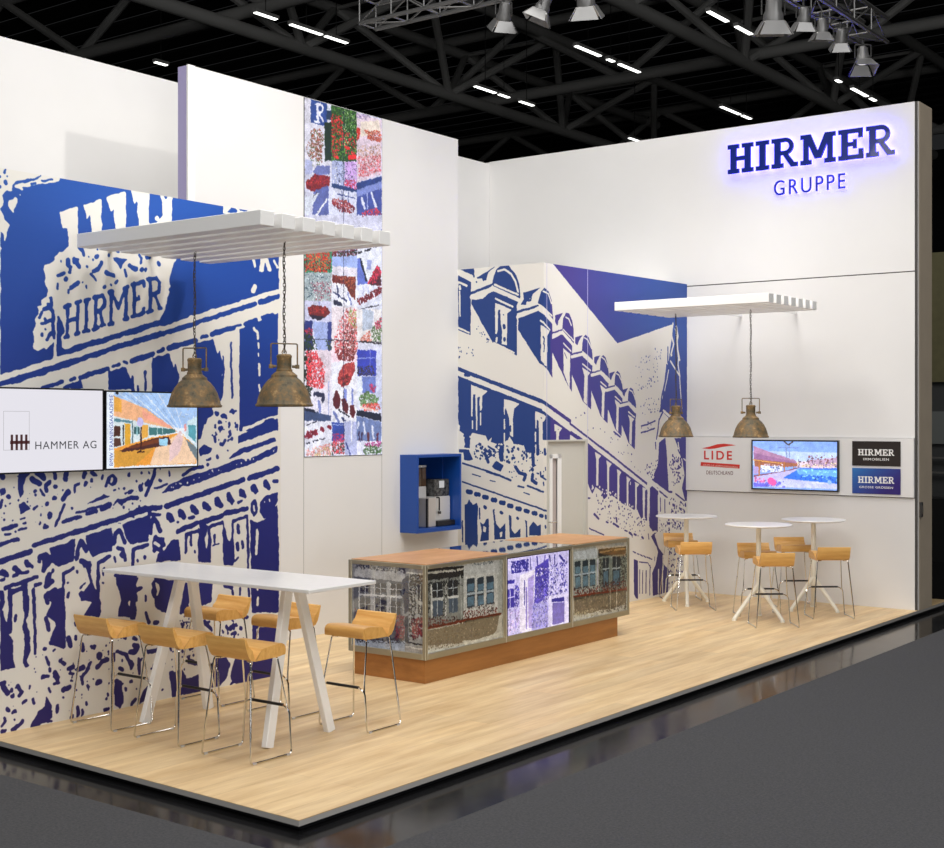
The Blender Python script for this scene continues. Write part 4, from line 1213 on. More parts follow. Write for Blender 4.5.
ART_LED = """
fill 221 221 238 : -9 3834 1260 4086 1260 2599 -9 2448
fill 232 230 242 : -9 3761 413 3842 413 3012 -9 2949
fill 68 102 170 : 98 3752 347 3762 347 3506 98 3507
line 238 238 255 36 : 194 3710 205 3533
line 238 238 255 30 : 194 3710 249 3724 281 3697 270 3650 205 3623
line 238 238 255 30 : 227 3627 281 3554
line 238 238 255 21 : 158 3528 231 3535
line 238 238 255 12 : 166 3711 227 3729
fill 51 85 119 : 336 3730 413 3729 413 3586 336 3587
fill 228 232 246 : 347 3724 407 3751 407 3690 347 3679
fill 37 72 56 : 303 3536 413 3571 413 3163 314 3132
dabs 166 106 88 234 13 17 1 : 119 3444 292 3459 270 3110 55 3136 34 3237
dabs 106 122 80 156 11 15 2 : 119 3444 314 3418 249 3032 119 3057 55 3166
dabs 200 136 120 104 9 12 3 : 141 3418 270 3410 227 3119 76 3169
fill 200 204 236 : 13 3115 119 3102 119 2968 13 2952
fill 140 148 200 : 119 2998 184 3067 391 3099 391 3008 184 2963
fill 168 56 60 : 23 2880 162 2975 391 2986 380 2886 205 2787 23 2806
dabs 122 32 48 104 11 16 4 : 23 2880 162 2975 391 2986 358 2868 205 2787 23 2806
dabs 216 90 88 78 9 12 5 : 23 2880 162 2960 391 2986 358 2898 55 2840
fill 123 134 192 : 141 2793 358 2883 402 2799 402 2575 119 2540
fill 232 236 248 : 13 2716 227 2790 55 2532 13 2527
line 244 244 250 21 : 347 2738 184 2548
line 85 85 102 9 : 194 2785 130 2732
fill 62 106 60 : 413 3767 821 3767 821 3211 413 3148
dabs 111 160 80 390 14 18 6 : 413 3759 821 3767 821 3226 413 3163
dabs 184 207 160 156 12 14 7 : 581 3738 821 3736 821 3288 581 3357
dabs 44 74 48 182 11 16 8 : 413 3759 821 3767 821 3226 413 3163
dabs 208 74 72 182 16 20 9 : 413 3631 581 3677 604 3391 469 3186 413 3223
dabs 224 80 80 91 18 24 10 : 413 3676 821 3427 821 3226 695 3207
line 240 72 72 39 : 496 3209 509 3205
line 240 72 72 52 : 706 3239 787 3258
line 232 80 72 37 : 638 3335 683 3335
fill 196 202 232 : 420 3164 626 3181 626 2905 420 2914
fill 221 187 238 : 626 3181 821 3211 821 2886 626 2905
dabs 67 71 110 156 9 12 11 : 469 3156 821 3211 821 2902 536 2908
dabs 240 240 248 130 9 12 12 : 424 3149 821 3211 821 2902 424 2892
dabs 224 74 106 67 14 18 13 : 626 2982 821 3010 821 2886 626 2905
fill 58 90 140 : 420 2919 821 2910 821 2871 420 2869
fill 228 230 246 : 369 2854 821 2871 821 2627 369 2571
line 74 90 152 15 : 581 2853 581 2731
line 74 90 152 15 : 683 2852 683 2745
line 74 90 152 12 : 514 2814 787 2805
fill 110 120 184 : 821 2871 856 2876 810 2715
dabs 154 60 64 156 18 24 14 : 424 2741 626 2760 798 2713 741 2629 536 2634 436 2697
dabs 200 120 112 78 11 14 15 : 424 2756 626 2760 798 2713 672 2667 458 2700
fill 232 216 228 : 821 3744 1236 3733 1236 3133 821 2979
dabs 184 168 200 78 12 16 16 : 821 3744 1044 3746 997 3690 821 3690
fill 242 230 220 : 879 3654 1188 3725 1224 3605 879 3483
dabs 200 106 80 182 14 18 17 : 950 3573 1224 3605 1224 3479 997 3488
dabs 208 72 60 104 14 18 18 : 821 3582 879 3576 856 3464 821 3427
dabs 200 168 144 156 12 14 19 : 845 3385 1224 3463 1224 3305 845 3245
dabs 224 122 128 416 12 16 20 : 833 3259 1224 3352 1224 3163 856 3031
dabs 160 106 80 130 9 12 21 : 845 3323 1224 3415 1224 3226 845 3106
dabs 246 200 204 156 9 12 22 : 833 3259 1224 3352 1224 3131 856 3046
fill 64 92 152 : 821 2979 1236 3109 1236 3054 821 2902
fill 152 164 216 : 821 2902 1236 3054 1236 2943 821 2825
fill 90 108 176 : 821 2825 1236 2975 1236 2678 821 2627
line 230 232 248 37 : 903 2820 950 2717
line 230 232 248 38 : 1068 2889 1140 2757
line 184 192 232 22 : 997 2879 997 2723
dabs 208 80 96 78 16 20 23 : 903 2665 1140 2742 1236 2678 879 2615
fill 232 236 248 : -14 2402 241 2432 241 2212 -14 2186
line 124 140 200 27 : 162 2395 162 2095
line 255 255 255 38 : 5 2080 202 2345
fill 90 100 168 : 241 2295 362 2363 362 2032 241 2048
fill 64 92 152 : 796 2341 1234 2518 1234 2460 826 2245
dabs 168 72 80 104 26 33 24 : 796 2298 1163 2453 1234 2431 826 2231
line 232 236 255 23 : 817 2202 1234 2374
fill 85 170 136 : 5 2137 422 2200 422 1964 5 1927
dabs 216 72 56 286 16 21 30 : 5 2137 412 2185 402 1990 321 1955 5 1941
dabs 58 74 44 104 12 16 31 : 5 2063 412 2102 402 1963 5 1927
dabs 240 136 80 156 12 14 32 : 44 2141 382 2182 382 2002 44 1944
fill 184 196 200 : 5 1927 422 1964 422 1646 5 1630
dabs 74 100 120 182 10 14 33 : 5 1914 382 1947 382 1712 5 1643
dabs 224 230 236 208 10 14 34 : 5 1914 422 1951 422 1660 5 1630
dabs 184 106 128 156 10 14 35 : 103 1827 422 1867 402 1672 182 1642
fill 220 220 242 : 5 1630 422 1660 422 1424 5 1427
line 238 238 255 14 : 123 1624 123 1543
line 136 144 200 14 : 221 1631 221 1563
fill 138 48 56 : 54 1565 142 1599 342 1592 392 1533 321 1487 162 1450 64 1485
dabs 184 74 72 104 12 14 36 : 54 1565 342 1599 362 1531 83 1499
fill 52 44 74 : 83 1486 321 1487 241 1441 123 1447
fill 56 72 144 : 5 1427 123 1427 123 1123 5 1118
fill 184 196 236 : 123 1427 352 1427 352 1133 182 1126
fill 74 90 160 : 352 1434 422 1431 422 1136 352 1133
dabs 48 80 56 130 16 21 37 : 5 1318 103 1337 182 1191 202 1127 5 1118
dabs 192 72 104 62 12 16 38 : 15 1346 142 1353 123 1270 25 1279
dabs 80 96 72 78 10 14 39 : 321 1239 422 1258 422 1136 342 1133
fill 200 204 232 : 422 2200 828 2270 828 1972 422 1937
dabs 138 44 52 104 17 22 40 : 422 2193 828 2255 817 2191 422 2137
dabs 48 74 56 52 15 18 41 : 525 2203 828 2248 796 2167 463 2142
fill 184 200 244 : 422 2131 828 2177 828 2043 422 2006
fill 239 234 244 : 422 2034 828 2050 828 1972 422 1944
fill 240 240 250 : 412 1943 828 1965 828 1618 412 1597
fill 152 72 60 : 422 1937 807 1949 796 1701 733 1724 628 1857 433 1854
dabs 122 44 44 156 15 18 42 : 422 1930 807 1949 785 1714 628 1843 443 1855
dabs 200 128 88 104 11 13 43 : 443 1932 796 1941 775 1742 649 1872
line 60 72 128 17 : 443 1758 649 1676
line 60 72 128 19 : 504 1832 525 1709
fill 56 64 96 : 453 1683 587 1644 587 1616 453 1620
line 136 148 208 17 : 670 1776 733 1640
fill 240 230 236 : 412 1597 828 1618 828 1153 412 1136
dabs 216 106 112 390 15 20 44 : 670 1621 817 1589 828 1153 463 1138 463 1288 566 1461
dabs 122 58 56 182 13 16 45 : 628 1422 796 1446 796 1152 587 1143
dabs 168 184 112 104 11 15 46 : 691 1595 817 1561 817 1362 691 1440
dabs 240 160 160 156 11 13 47 : 525 1458 817 1561 817 1153 463 1138
fill 240 242 252 : 828 2270 1230 2333 1230 1891 828 1859
line 34 34 51 17 : 849 2215 903 2232
line 34 34 51 17 : 956 2247 1054 2282
line 34 34 51 17 : 1098 2305 1186 2328
fill 124 142 216 : 828 2142 860 2159 1010 1888 828 1866
line 28 40 72 31 : 881 2147 978 1928
fill 184 192 236 : 989 2158 1076 2152 1043 2048 989 2043
fill 138 42 60 : 989 1886 1163 2117 1230 2051 1230 1884
dabs 224 74 104 130 15 19 48 : 989 1886 1163 2117 1230 2036 1163 1915
dabs 76 32 48 78 13 17 49 : 1076 1951 1230 1993 1230 1884 1032 1883
fill 232 234 248 : 828 1859 1230 1884 1230 1616 828 1618
line 184 188 228 11 : 924 1852 924 1753
line 184 188 228 11 : 1010 1859 1010 1788
dabs 140 40 56 156 19 24 50 : 828 1703 946 1754 1163 1857 1230 1870 1230 1805 1076 1735 860 1641
line 85 85 102 11 : 860 1599 1186 1671
fill 240 236 238 : 828 1604 1230 1616 1230 1240 828 1264
fill 204 212 228 : 913 1610 1098 1600 1076 1405 913 1368
line 238 238 255 14 : 1098 1600 1098 1378
dabs 112 138 96 156 15 19 51 : 1076 1405 1230 1530 1230 1255 1076 1262
dabs 232 144 128 104 13 17 52 : 892 1295 1032 1374 1076 1262 881 1238
dabs 208 90 128 78 13 17 53 : 1119 1465 1230 1530 1230 1414 1141 1394
line 48 40 56 14 : 860 1244 1230 1240
fill 234 230 242 : 5 1118 422 1136 422 360 5 360
dabs 36 56 40 156 20 25 60 : 5 1118 123 1123 103 632 5 604
fill 232 220 230 : 182 1125 422 1136 382 719 281 717
dabs 224 74 88 312 18 25 61 : 25 1119 182 1125 301 952 301 718 44 740
dabs 240 136 144 156 12 16 62 : 25 1119 202 1113 321 952 281 704 83 768
line 60 66 104 49 : 162 661 281 649 281 594
line 154 162 212 41 : 221 579 241 484
fill 85 104 144 : 5 509 412 429 412 381 5 381
fill 30 44 80 : 5 516 162 490 162 463 5 482
line 184 188 224 14 : 372 802 372 443
fill 240 240 250 : 422 1025 828 1054 828 360 422 360
fill 255 232 244 : 402 1135 828 1153 828 1026 422 1011
dabs 154 74 76 234 17 22 63 : 463 1138 817 1153 754 1037 525 1029
fill 184 74 82 : 525 889 607 990 775 1024 796 940 691 782 587 737 514 792
dabs 216 112 108 130 13 16 64 : 525 889 607 990 775 1024 775 939 670 781 545 764
dabs 128 48 60 78 13 15 65 : 545 820 670 894 733 839 587 737
fill 154 166 224 : 607 724 659 725 659 585 607 598
fill 154 166 224 : 733 726 764 727 764 543 733 557
fill 116 40 60 : 433 623 494 722 566 611 545 527 494 499 443 554
fill 116 40 60 : 576 612 628 626 691 529 670 458 597 486
fill 116 40 60 : 701 543 764 558 796 473 764 402 712 444
line 28 32 56 17 : 525 499 701 423
line 136 148 200 31 : 453 471 525 374
line 74 86 136 25 : 587 416 628 374
fill 76 102 184 : 422 367 618 360 618 164 422 166
line 200 208 240 11 : 433 339 618 332
dabs 192 80 128 130 13 16 66 : 433 249 618 234 618 150 443 152
dabs 64 72 56 104 13 16 67 : 422 152 618 150 618 24 422 28
dabs 232 96 112 104 13 16 68 : 422 166 618 164 618 24 422 28
fill 200 204 236 : 628 367 828 374 828 6 628 10
line 72 88 160 20 : 649 136 712 22
line 244 244 252 20 : 733 360 733 163
fill 76 92 200 : 828 1153 1141 1167 1141 878 828 877
line 168 180 240 11 : 828 1061 1119 1079
line 136 144 216 14 : 1043 1162 1043 976
dabs 74 66 88 156 13 17 69 : 828 969 1098 992 1119 878 828 877
fill 216 220 244 : 1141 1167 1230 1170 1230 475 1141 518
fill 138 154 216 : 913 865 1141 871 1141 691 913 687
fill 232 236 248 : 828 870 913 865 913 531 828 530
dabs 120 152 104 182 17 22 70 : 839 643 1010 703 1186 634 1163 562 881 545
dabs 216 80 128 52 15 19 71 : 1032 789 1141 763 1119 691 1032 718
dabs 224 112 104 156 15 19 72 : 903 559 1186 576 1208 490 924 488
line 240 216 208 17 : 881 530 1163 490
fill 30 48 80 : 817 501 1230 461 1230 374 817 438
fill 140 156 200 : 817 431 1230 367 1230 157 817 162
line 230 232 248 23 : 849 360 839 303
line 230 232 248 29 : 935 360 956 246
line 230 232 248 29 : 1076 317 1098 187
line 90 72 112 28 : 903 246 903 175
line 122 72 88 37 : 1010 245 1010 160
line 122 64 96 35 : 1163 230 1163 158
line 90 72 112 28 : 860 261 860 161
fill 236 236 248 : 5 374 422 374 422 0 5 9
line 48 48 80 11 : 35 333 103 347
line 48 48 80 11 : 123 360 182 371
dabs 156 48 80 41 24 32 73 : 15 252 202 292 202 237 25 184
line 156 48 80 46 : 54 231 74 225
line 156 48 80 41 : 152 258 162 251
line 156 48 80 47 : 261 292 281 285
line 156 48 80 41 : 372 319 392 312
line 48 48 80 11 : 35 137 83 150
line 48 48 80 11 : 132 163 202 176
line 48 48 80 11 : 241 189 321 195
dabs 232 176 176 156 14 18 74 : 25 76 402 139 402 14 25 15
dabs 216 192 144 78 10 14 75 : 162 87 402 111 402 14 162 12
fill 238 238 255 : 817 162 1230 143 1230 -2 817 6
dabs 104 136 96 156 15 19 76 : 946 103 1230 128 1230 12 924 18
dabs 192 96 160 67 15 19 77 : 946 132 1230 157 1208 99 967 103
line 68 68 102 6 : 607 3721 607 1706
line 51 51 68 7 : 5 1240 1234 1255
line 68 68 102 6 : 607 2143 607 30
"""

ART_TV_HALL = """
fill 234 240 252 : 1108 2510 2088 2529 2088 1849 1108 1878
fill 168 200 244 : 1194 2480 2045 2495 2045 2179 1601 2230 1194 2433
dabs 220 232 250 60 7 42 1 : 1204 2476 2023 2491 2023 2196 1662 2254 1301 2403
line 228 238 252 6 : 1223 2481 1725 2230
line 228 238 252 6 : 1340 2483 1767 2213
line 228 238 252 6 : 1479 2485 1809 2197
line 220 232 252 7 : 1621 2488 1851 2197
line 220 232 252 7 : 1767 2474 1883 2196
line 136 168 216 4 : 1281 2482 1746 2221
line 136 168 216 4 : 1409 2484 1788 2205
line 136 168 216 4 : 1550 2486 1830 2197
fill 240 180 136 : 1194 2449 1499 2358 1746 2221 1830 2172 1746 2164 1479 2222 1380 2262 1194 2293
fill 232 168 72 : 1194 2453 1267 2419 1267 2324 1194 2332
fill 244 168 144 : 1469 2350 1756 2221 1756 2197 1479 2278
fill 216 228 232 : 1194 2293 1380 2262 1756 2197 1788 2164 1642 2141 1194 2043
fill 90 136 152 : 1194 2277 1375 2254 1375 2238 1194 2254
fill 76 44 36 : 1194 2215 1257 2215 1257 2136 1194 2137
fill 88 56 48 : 1194 2121 1257 2120 1262 2066 1194 2051
line 44 44 52 13 : 1286 2222 1286 2073
fill 224 168 56 : 1301 2238 1355 2230 1355 2072 1301 2049
line 60 96 112 11 : 1375 2254 1375 2072
fill 60 100 104 : 1389 2214 1444 2206 1444 2150 1389 2151
line 144 192 200 11 : 1419 2214 1419 2143
fill 232 172 76 : 1469 2230 1530 2222 1530 2134 1469 2110
fill 64 116 120 : 1540 2206 1809 2189 1809 2164 1704 2149 1540 2142
line 200 224 224 6 : 1621 2214 1621 2141
line 200 224 224 6 : 1673 2213 1678 2141
fill 240 160 64 : 1194 2043 1580 2125 1725 2140 1809 2156 1894 2147 2034 2030 2034 1905 1399 1905 1194 1895
fill 216 156 64 : 1194 2027 1601 2045 1399 1905 1194 1903
fill 244 207 174 : 1601 2037 1809 2140 1894 2131 2023 1997 2023 1909 1550 1905
fill 228 196 196 : 1746 2042 1851 2172 1872 2172 1894 2098 1851 2000 1746 1920
fill 76 40 40 : 1252 2026 1399 2072 1621 2125 1746 2128 1767 2067 1662 2052 1399 2024 1281 2014
fill 116 60 36 : 1262 2034 1419 2071 1642 2117 1642 2084 1429 2047
fill 156 208 236 : 1642 2117 1730 2116 1730 2059 1642 2060
line 58 28 28 13 : 1459 2206 1459 2015
line 58 28 28 11 : 1429 2012 1494 2014
line 200 192 240 64 : 1449 2254 1451 2246
fill 207 230 240 : 1936 2254 2039 2296 2039 2030 1915 2130
fill 88 160 176 : 1947 2221 2028 2221 2028 2080 1947 2138
line 244 244 252 8 : 1872 2147 2039 2063
line 232 160 160 25 : 1915 2221 1915 2180
fill 112 128 136 : 1915 2114 2039 2030 2039 1930 1969 2014
fill 230 238 250 : 1122 2487 1194 2480 1194 1899 1122 1901
line 16 16 24 16 : 1213 2477 1233 2471
"""

ART_TV_POOL = """
fill 140 176 248 : -2129 2041 -908 2050 -908 1362 -2129 1323
fill 192 212 252 : -2088 1879 -962 1870 -962 1714 -2088 1692
fill 232 208 224 : -1495 1752 -962 1762 -962 1666 -1495 1679
fill 200 168 200 : -1341 1767 -962 1810 -962 1702 -1341 1694
dabs 140 90 104 26 18 31 1 : -1341 1828 -962 1834 -962 1738 -1341 1731
dabs 108 92 112 30 15 25 2 : -1495 1765 -962 1750 -962 1678 -1495 1679
dabs 244 216 176 30 15 22 3 : -1495 1740 -962 1738 -962 1690 -1495 1691
line 106 90 122 10 : -1469 1777 -1462 1704
line 106 90 122 10 : -1341 1779 -1341 1731
line 106 90 122 10 : -1290 1817 -1283 1732
line 106 90 122 10 : -1188 1782 -1186 1734
line 106 90 122 10 : -1025 1797 -1022 1737
line 136 152 200 12 : -1638 1971 -1625 1799
line 136 152 200 12 : -1592 1971 -1588 1800
line 76 72 80 20 : -1657 1995 -1598 1959 -1547 1996
line 120 136 192 10 : -1742 1921 -1469 1924
fill 184 136 176 : -2075 1942 -1861 1870 -1508 1764 -1482 1728 -1625 1719 -2075 1773
fill 160 112 160 : -2075 1854 -1729 1785 -1495 1740 -1625 1723 -2075 1773
fill 168 104 80 : -2075 1773 -1482 1726 -1482 1692 -1664 1676 -2048 1630
dabs 224 200 224 30 15 23 4 : -1981 1706 -1677 1712 -1677 1638 -1981 1619
fill 184 160 216 : -2075 1680 -1994 1669 -1994 1594 -2075 1580
fill 232 236 255 : -1981 1694 -1677 1688 -1677 1614 -1981 1607
dabs 120 136 208 30 15 26 5 : -1981 1682 -1690 1687 -1690 1614 -1981 1607
fill 140 92 128 : -2075 1568 -1664 1626 -1495 1679 -1469 1667 -1795 1574 -2075 1530
line 192 120 64 20 : -1998 1756 -1998 1557
line 192 120 64 15 : -1657 1737 -1657 1627
line 176 120 80 10 : -1534 1727 -1534 1666
line 244 184 96 10 : -2088 1764 -1690 1724
fill 200 192 240 : -2075 1543 -1495 1655 -962 1534 -962 1426 -2075 1418
fill 60 124 240 : -1677 1540 -1443 1668 -962 1678 -962 1486 -1213 1497
fill 112 180 252 : -1495 1655 -962 1654 -962 1570 -1469 1594
dabs 140 208 255 40 18 38 6 : -1495 1642 -975 1642 -975 1522 -1469 1557
dabs 44 92 216 30 15 31 7 : -1598 1567 -975 1570 -975 1498 -1341 1512
fill 200 204 244 : -1729 1526 -1315 1513 -962 1486 -962 1420 -1795 1426
fill 108 104 224 : -2075 1468 -1888 1460 -1861 1424 -2075 1418
dabs 112 112 232 30 22 42 8 : -2075 1493 -1651 1504 -1651 1424 -2075 1424
dabs 240 124 192 20 22 32 9 : -2061 1530 -1888 1522 -1888 1485 -2061 1481
line 240 96 176 87 : -1841 1499 -1808 1481
line 144 184 248 48 : -1069 1507 -1062 1501
line 232 236 252 10 : -1290 1489 -1138 1491
"""

ART_FRONT_NEAR = """
fill 200 204 200 : 3448 1092 4613 1021 4613 16 3448 184
fill 60 56 52 : 3474 990 4027 970 4027 861 3474 868
line 216 216 208 20 : 3501 949 3699 945
line 216 216 208 20 : 3727 945 3903 938
line 216 216 208 16 : 3932 940 4017 940
fill 216 220 220 : 4027 987 4572 1001 4572 846 4027 872
dabs 112 128 138 52 7 12 1 : 4133 978 4490 972 4449 951 4133 955
fill 168 172 168 : 3501 887 4027 878 4027 469 3501 476
dabs 56 60 56 156 10 18 2 : 3501 899 4027 884 4027 792 3501 810
fill 44 52 60 : 3582 857 3718 861 3727 708 3582 712
fill 44 52 60 : 3801 859 3941 851 3941 697 3801 700
fill 102 120 138 : 3582 701 3727 697 3727 561 3591 566
fill 102 120 138 : 3810 699 3941 697 3941 571 3810 574
line 208 216 220 8 : 3648 851 3648 570
line 208 216 220 8 : 3870 852 3870 579
line 208 216 220 7 : 3582 790 3718 786
line 208 216 220 7 : 3801 791 3941 786
line 224 228 228 25 : 3591 717 3727 710
line 224 228 228 23 : 3806 711 3941 706
line 228 230 228 18 : 3564 837 3573 568
line 228 230 228 20 : 3769 828 3764 523
line 200 204 200 14 : 3979 888 3998 484
dabs 48 52 48 130 8 17 3 : 3501 865 3555 860 3546 560 3501 565
dabs 48 52 48 104 8 18 4 : 3727 855 3791 860 3764 568 3732 549
fill 223 226 224 : 4027 884 4531 867 4551 466 4027 492
fill 62 80 96 : 4075 845 4191 845 4191 589 4075 585
fill 62 80 96 : 4230 842 4329 844 4329 592 4230 585
fill 62 80 96 : 4369 840 4480 840 4490 580 4369 587
line 204 216 224 19 : 4078 711 4191 711
line 204 216 224 19 : 4230 707 4329 709
line 204 216 224 19 : 4369 705 4482 702
fill 124 156 176 : 4084 797 4181 800 4181 730 4084 728
fill 124 156 176 : 4084 682 4181 683 4181 602 4084 601
fill 124 156 176 : 4240 782 4329 785 4329 727 4240 724
fill 124 156 176 : 4240 677 4329 680 4329 597 4240 595
fill 124 156 176 : 4379 781 4480 783 4480 717 4379 722
fill 124 156 176 : 4379 680 4480 682 4480 593 4379 598
fill 111 106 94 : 3483 456 4008 460 4027 481 4572 476 4531 337 4449 288 4171 289 4027 308 3998 289 3501 332
dabs 76 74 68 156 14 24 5 : 3483 456 4017 470 4551 466 4510 316 4055 316 3501 354
dabs 143 140 128 104 10 21 6 : 3483 445 4017 447 4551 442 4510 316 4055 316 3501 354
dabs 60 56 48 130 10 18 7 : 3492 400 3998 381 4017 286 3501 299
dabs 92 56 48 234 10 15 8 : 3492 577 3718 574 4017 505 4027 584 4490 592 4551 502 4027 492 3501 476
dabs 140 64 48 182 10 15 9 : 3501 565 4017 482 4027 561 4531 540 4551 478 4027 481 3501 465
line 140 64 32 20 : 3501 476 4027 481
line 140 64 32 19 : 4027 486 4592 479
fill 216 220 216 : 4027 285 4572 308 4572 225 4027 227
fill 200 208 208 : 3501 299 4027 273 4027 227 3501 243
dabs 112 104 92 104 8 18 10 : 3501 354 4017 332 4017 263 3501 287
"""

ART_FRONT_SCREEN = """
fill 220 212 244 : 4660 1026 5781 982 5781 202 4660 257
fill 64 52 168 : 4755 943 5049 946 5049 834 4767 831
dabs 200 192 244 52 13 25 1 : 4755 936 5049 939 5049 841 4779 837
line 60 48 160 14 : 5074 951 5087 851
line 200 192 236 14 : 5137 946 5137 861
line 72 56 168 23 : 5188 956 5206 841
line 136 120 208 20 : 5329 952 5303 818
fill 74 60 176 : 4683 777 4816 771 4816 736 4683 742
fill 84 68 176 : 4683 694 4804 689 4816 515 4683 515
line 220 212 244 11 : 4743 688 4743 509
line 220 212 244 11 : 4683 612 4816 612
dabs 88 72 184 78 13 22 2 : 4816 723 4889 702 4889 520 4816 515
fill 240 232 244 : 4901 798 5150 839 5150 251 4901 268
line 88 72 168 14 : 4980 749 4980 524
fill 200 184 232 : 5037 757 5137 790 5125 282 5049 292
line 168 152 216 20 : 5012 675 5012 296
fill 108 92 192 : 5163 859 5394 925 5394 566 5201 500 5150 520
dabs 216 208 244 286 13 22 3 : 5163 845 5726 869 5726 561 5381 538 5175 532
dabs 76 60 172 286 13 22 4 : 5163 845 5726 869 5726 561 5381 538 5175 532
line 58 44 152 20 : 5499 946 5499 859
line 58 44 152 20 : 5407 946 5420 894
line 58 44 152 26 : 5592 931 5672 873
dabs 132 116 204 156 13 22 5 : 5175 645 5381 639 5355 484 5125 495
fill 232 224 248 : 5394 558 5753 558 5753 249 5394 257
fill 68 56 164 : 5446 524 5672 522 5672 478 5446 495
fill 140 128 196 : 5459 487 5672 471 5672 274 5459 270
fill 196 188 232 : 5112 510 5381 495 5381 251 5099 264
dabs 144 136 204 156 13 22 6 : 5125 495 5381 481 5381 265 5099 286
line 184 168 220 14 : 4755 494 4755 300
line 168 152 220 14 : 4828 486 4840 317
dabs 205 189 232 78 17 36 7 : 4683 502 4901 477 4901 268 4683 268
"""

ART_FRONT_FAR = """
fill 200 204 200 : 5808 1054 6950 1003 6950 58 5808 139
fill 220 228 232 : 5835 948 6287 959 6287 852 5849 858
fill 196 204 200 : 5835 874 6316 850 6316 485 5835 505
fill 64 84 96 : 5863 850 5974 851 5974 580 5877 575
fill 64 84 96 : 6008 848 6121 851 6121 580 6016 576
fill 64 84 96 : 6149 846 6258 846 6258 575 6149 578
line 200 216 228 18 : 5868 716 5974 714
line 200 216 228 18 : 6008 714 6121 713
line 200 216 228 18 : 6149 713 6258 712
fill 136 168 184 : 5877 797 5968 796 5968 729 5877 730
fill 136 168 184 : 5877 693 5968 692 5968 581 5877 582
fill 136 168 184 : 6022 792 6115 791 6115 724 6022 725
fill 136 168 184 : 6022 692 6115 694 6115 589 6022 587
fill 136 168 184 : 6158 788 6252 787 6252 722 6158 723
fill 136 168 184 : 6158 697 6252 695 6252 583 6158 583
fill 60 56 52 : 6316 941 6872 930 6872 852 6316 850
line 168 152 120 18 : 6345 908 6582 909
line 168 152 120 19 : 6642 910 6857 906
fill 154 164 156 : 6331 864 6888 851 6888 458 6331 484
fill 52 68 76 : 6404 843 6522 841 6522 541 6404 545
fill 52 68 76 : 6597 843 6749 838 6749 534 6597 541
line 200 212 216 15 : 6404 728 6522 726
line 200 212 216 16 : 6597 719 6749 715
line 216 220 216 8 : 6463 838 6463 547
line 216 220 216 8 : 6673 836 6673 542
fill 122 152 168 : 6419 704 6508 704 6508 558 6419 559
fill 122 152 168 : 6612 694 6734 691 6734 548 6612 551
dabs 44 52 48 130 12 24 1 : 6749 846 6888 851 6888 552 6749 534
dabs 44 52 48 78 11 20 2 : 6331 849 6398 843 6398 584 6331 575
line 221 221 238 15 : 6302 836 6302 487
fill 111 106 94 : 5849 504 6881 474 6881 317 6582 304 6345 315 6115 296 5863 325
dabs 76 74 68 156 18 32 3 : 5849 489 6881 459 6881 317 6345 330 5863 325
dabs 143 140 128 104 14 28 4 : 5849 489 6881 459 6881 317 6345 330 5863 325
dabs 92 48 40 234 14 20 5 : 5849 592 6258 582 6872 616 6881 474 6287 503 5863 502
dabs 156 72 48 130 11 18 6 : 5849 563 6258 552 6872 569 6881 474 6287 503 5863 502
line 152 72 32 18 : 5849 507 6888 477
dabs 64 60 48 104 12 20 7 : 6331 347 6881 333 6881 255 6331 286
fill 208 216 216 : 5835 313 6316 303 6316 227 5835 254
dabs 176 176 160 78 11 27 8 : 5849 371 6287 337 6287 261 5849 297
line 216 216 204 9 : 6552 507 6552 292
line 232 232 224 9 : 6682 510 6682 277
"""

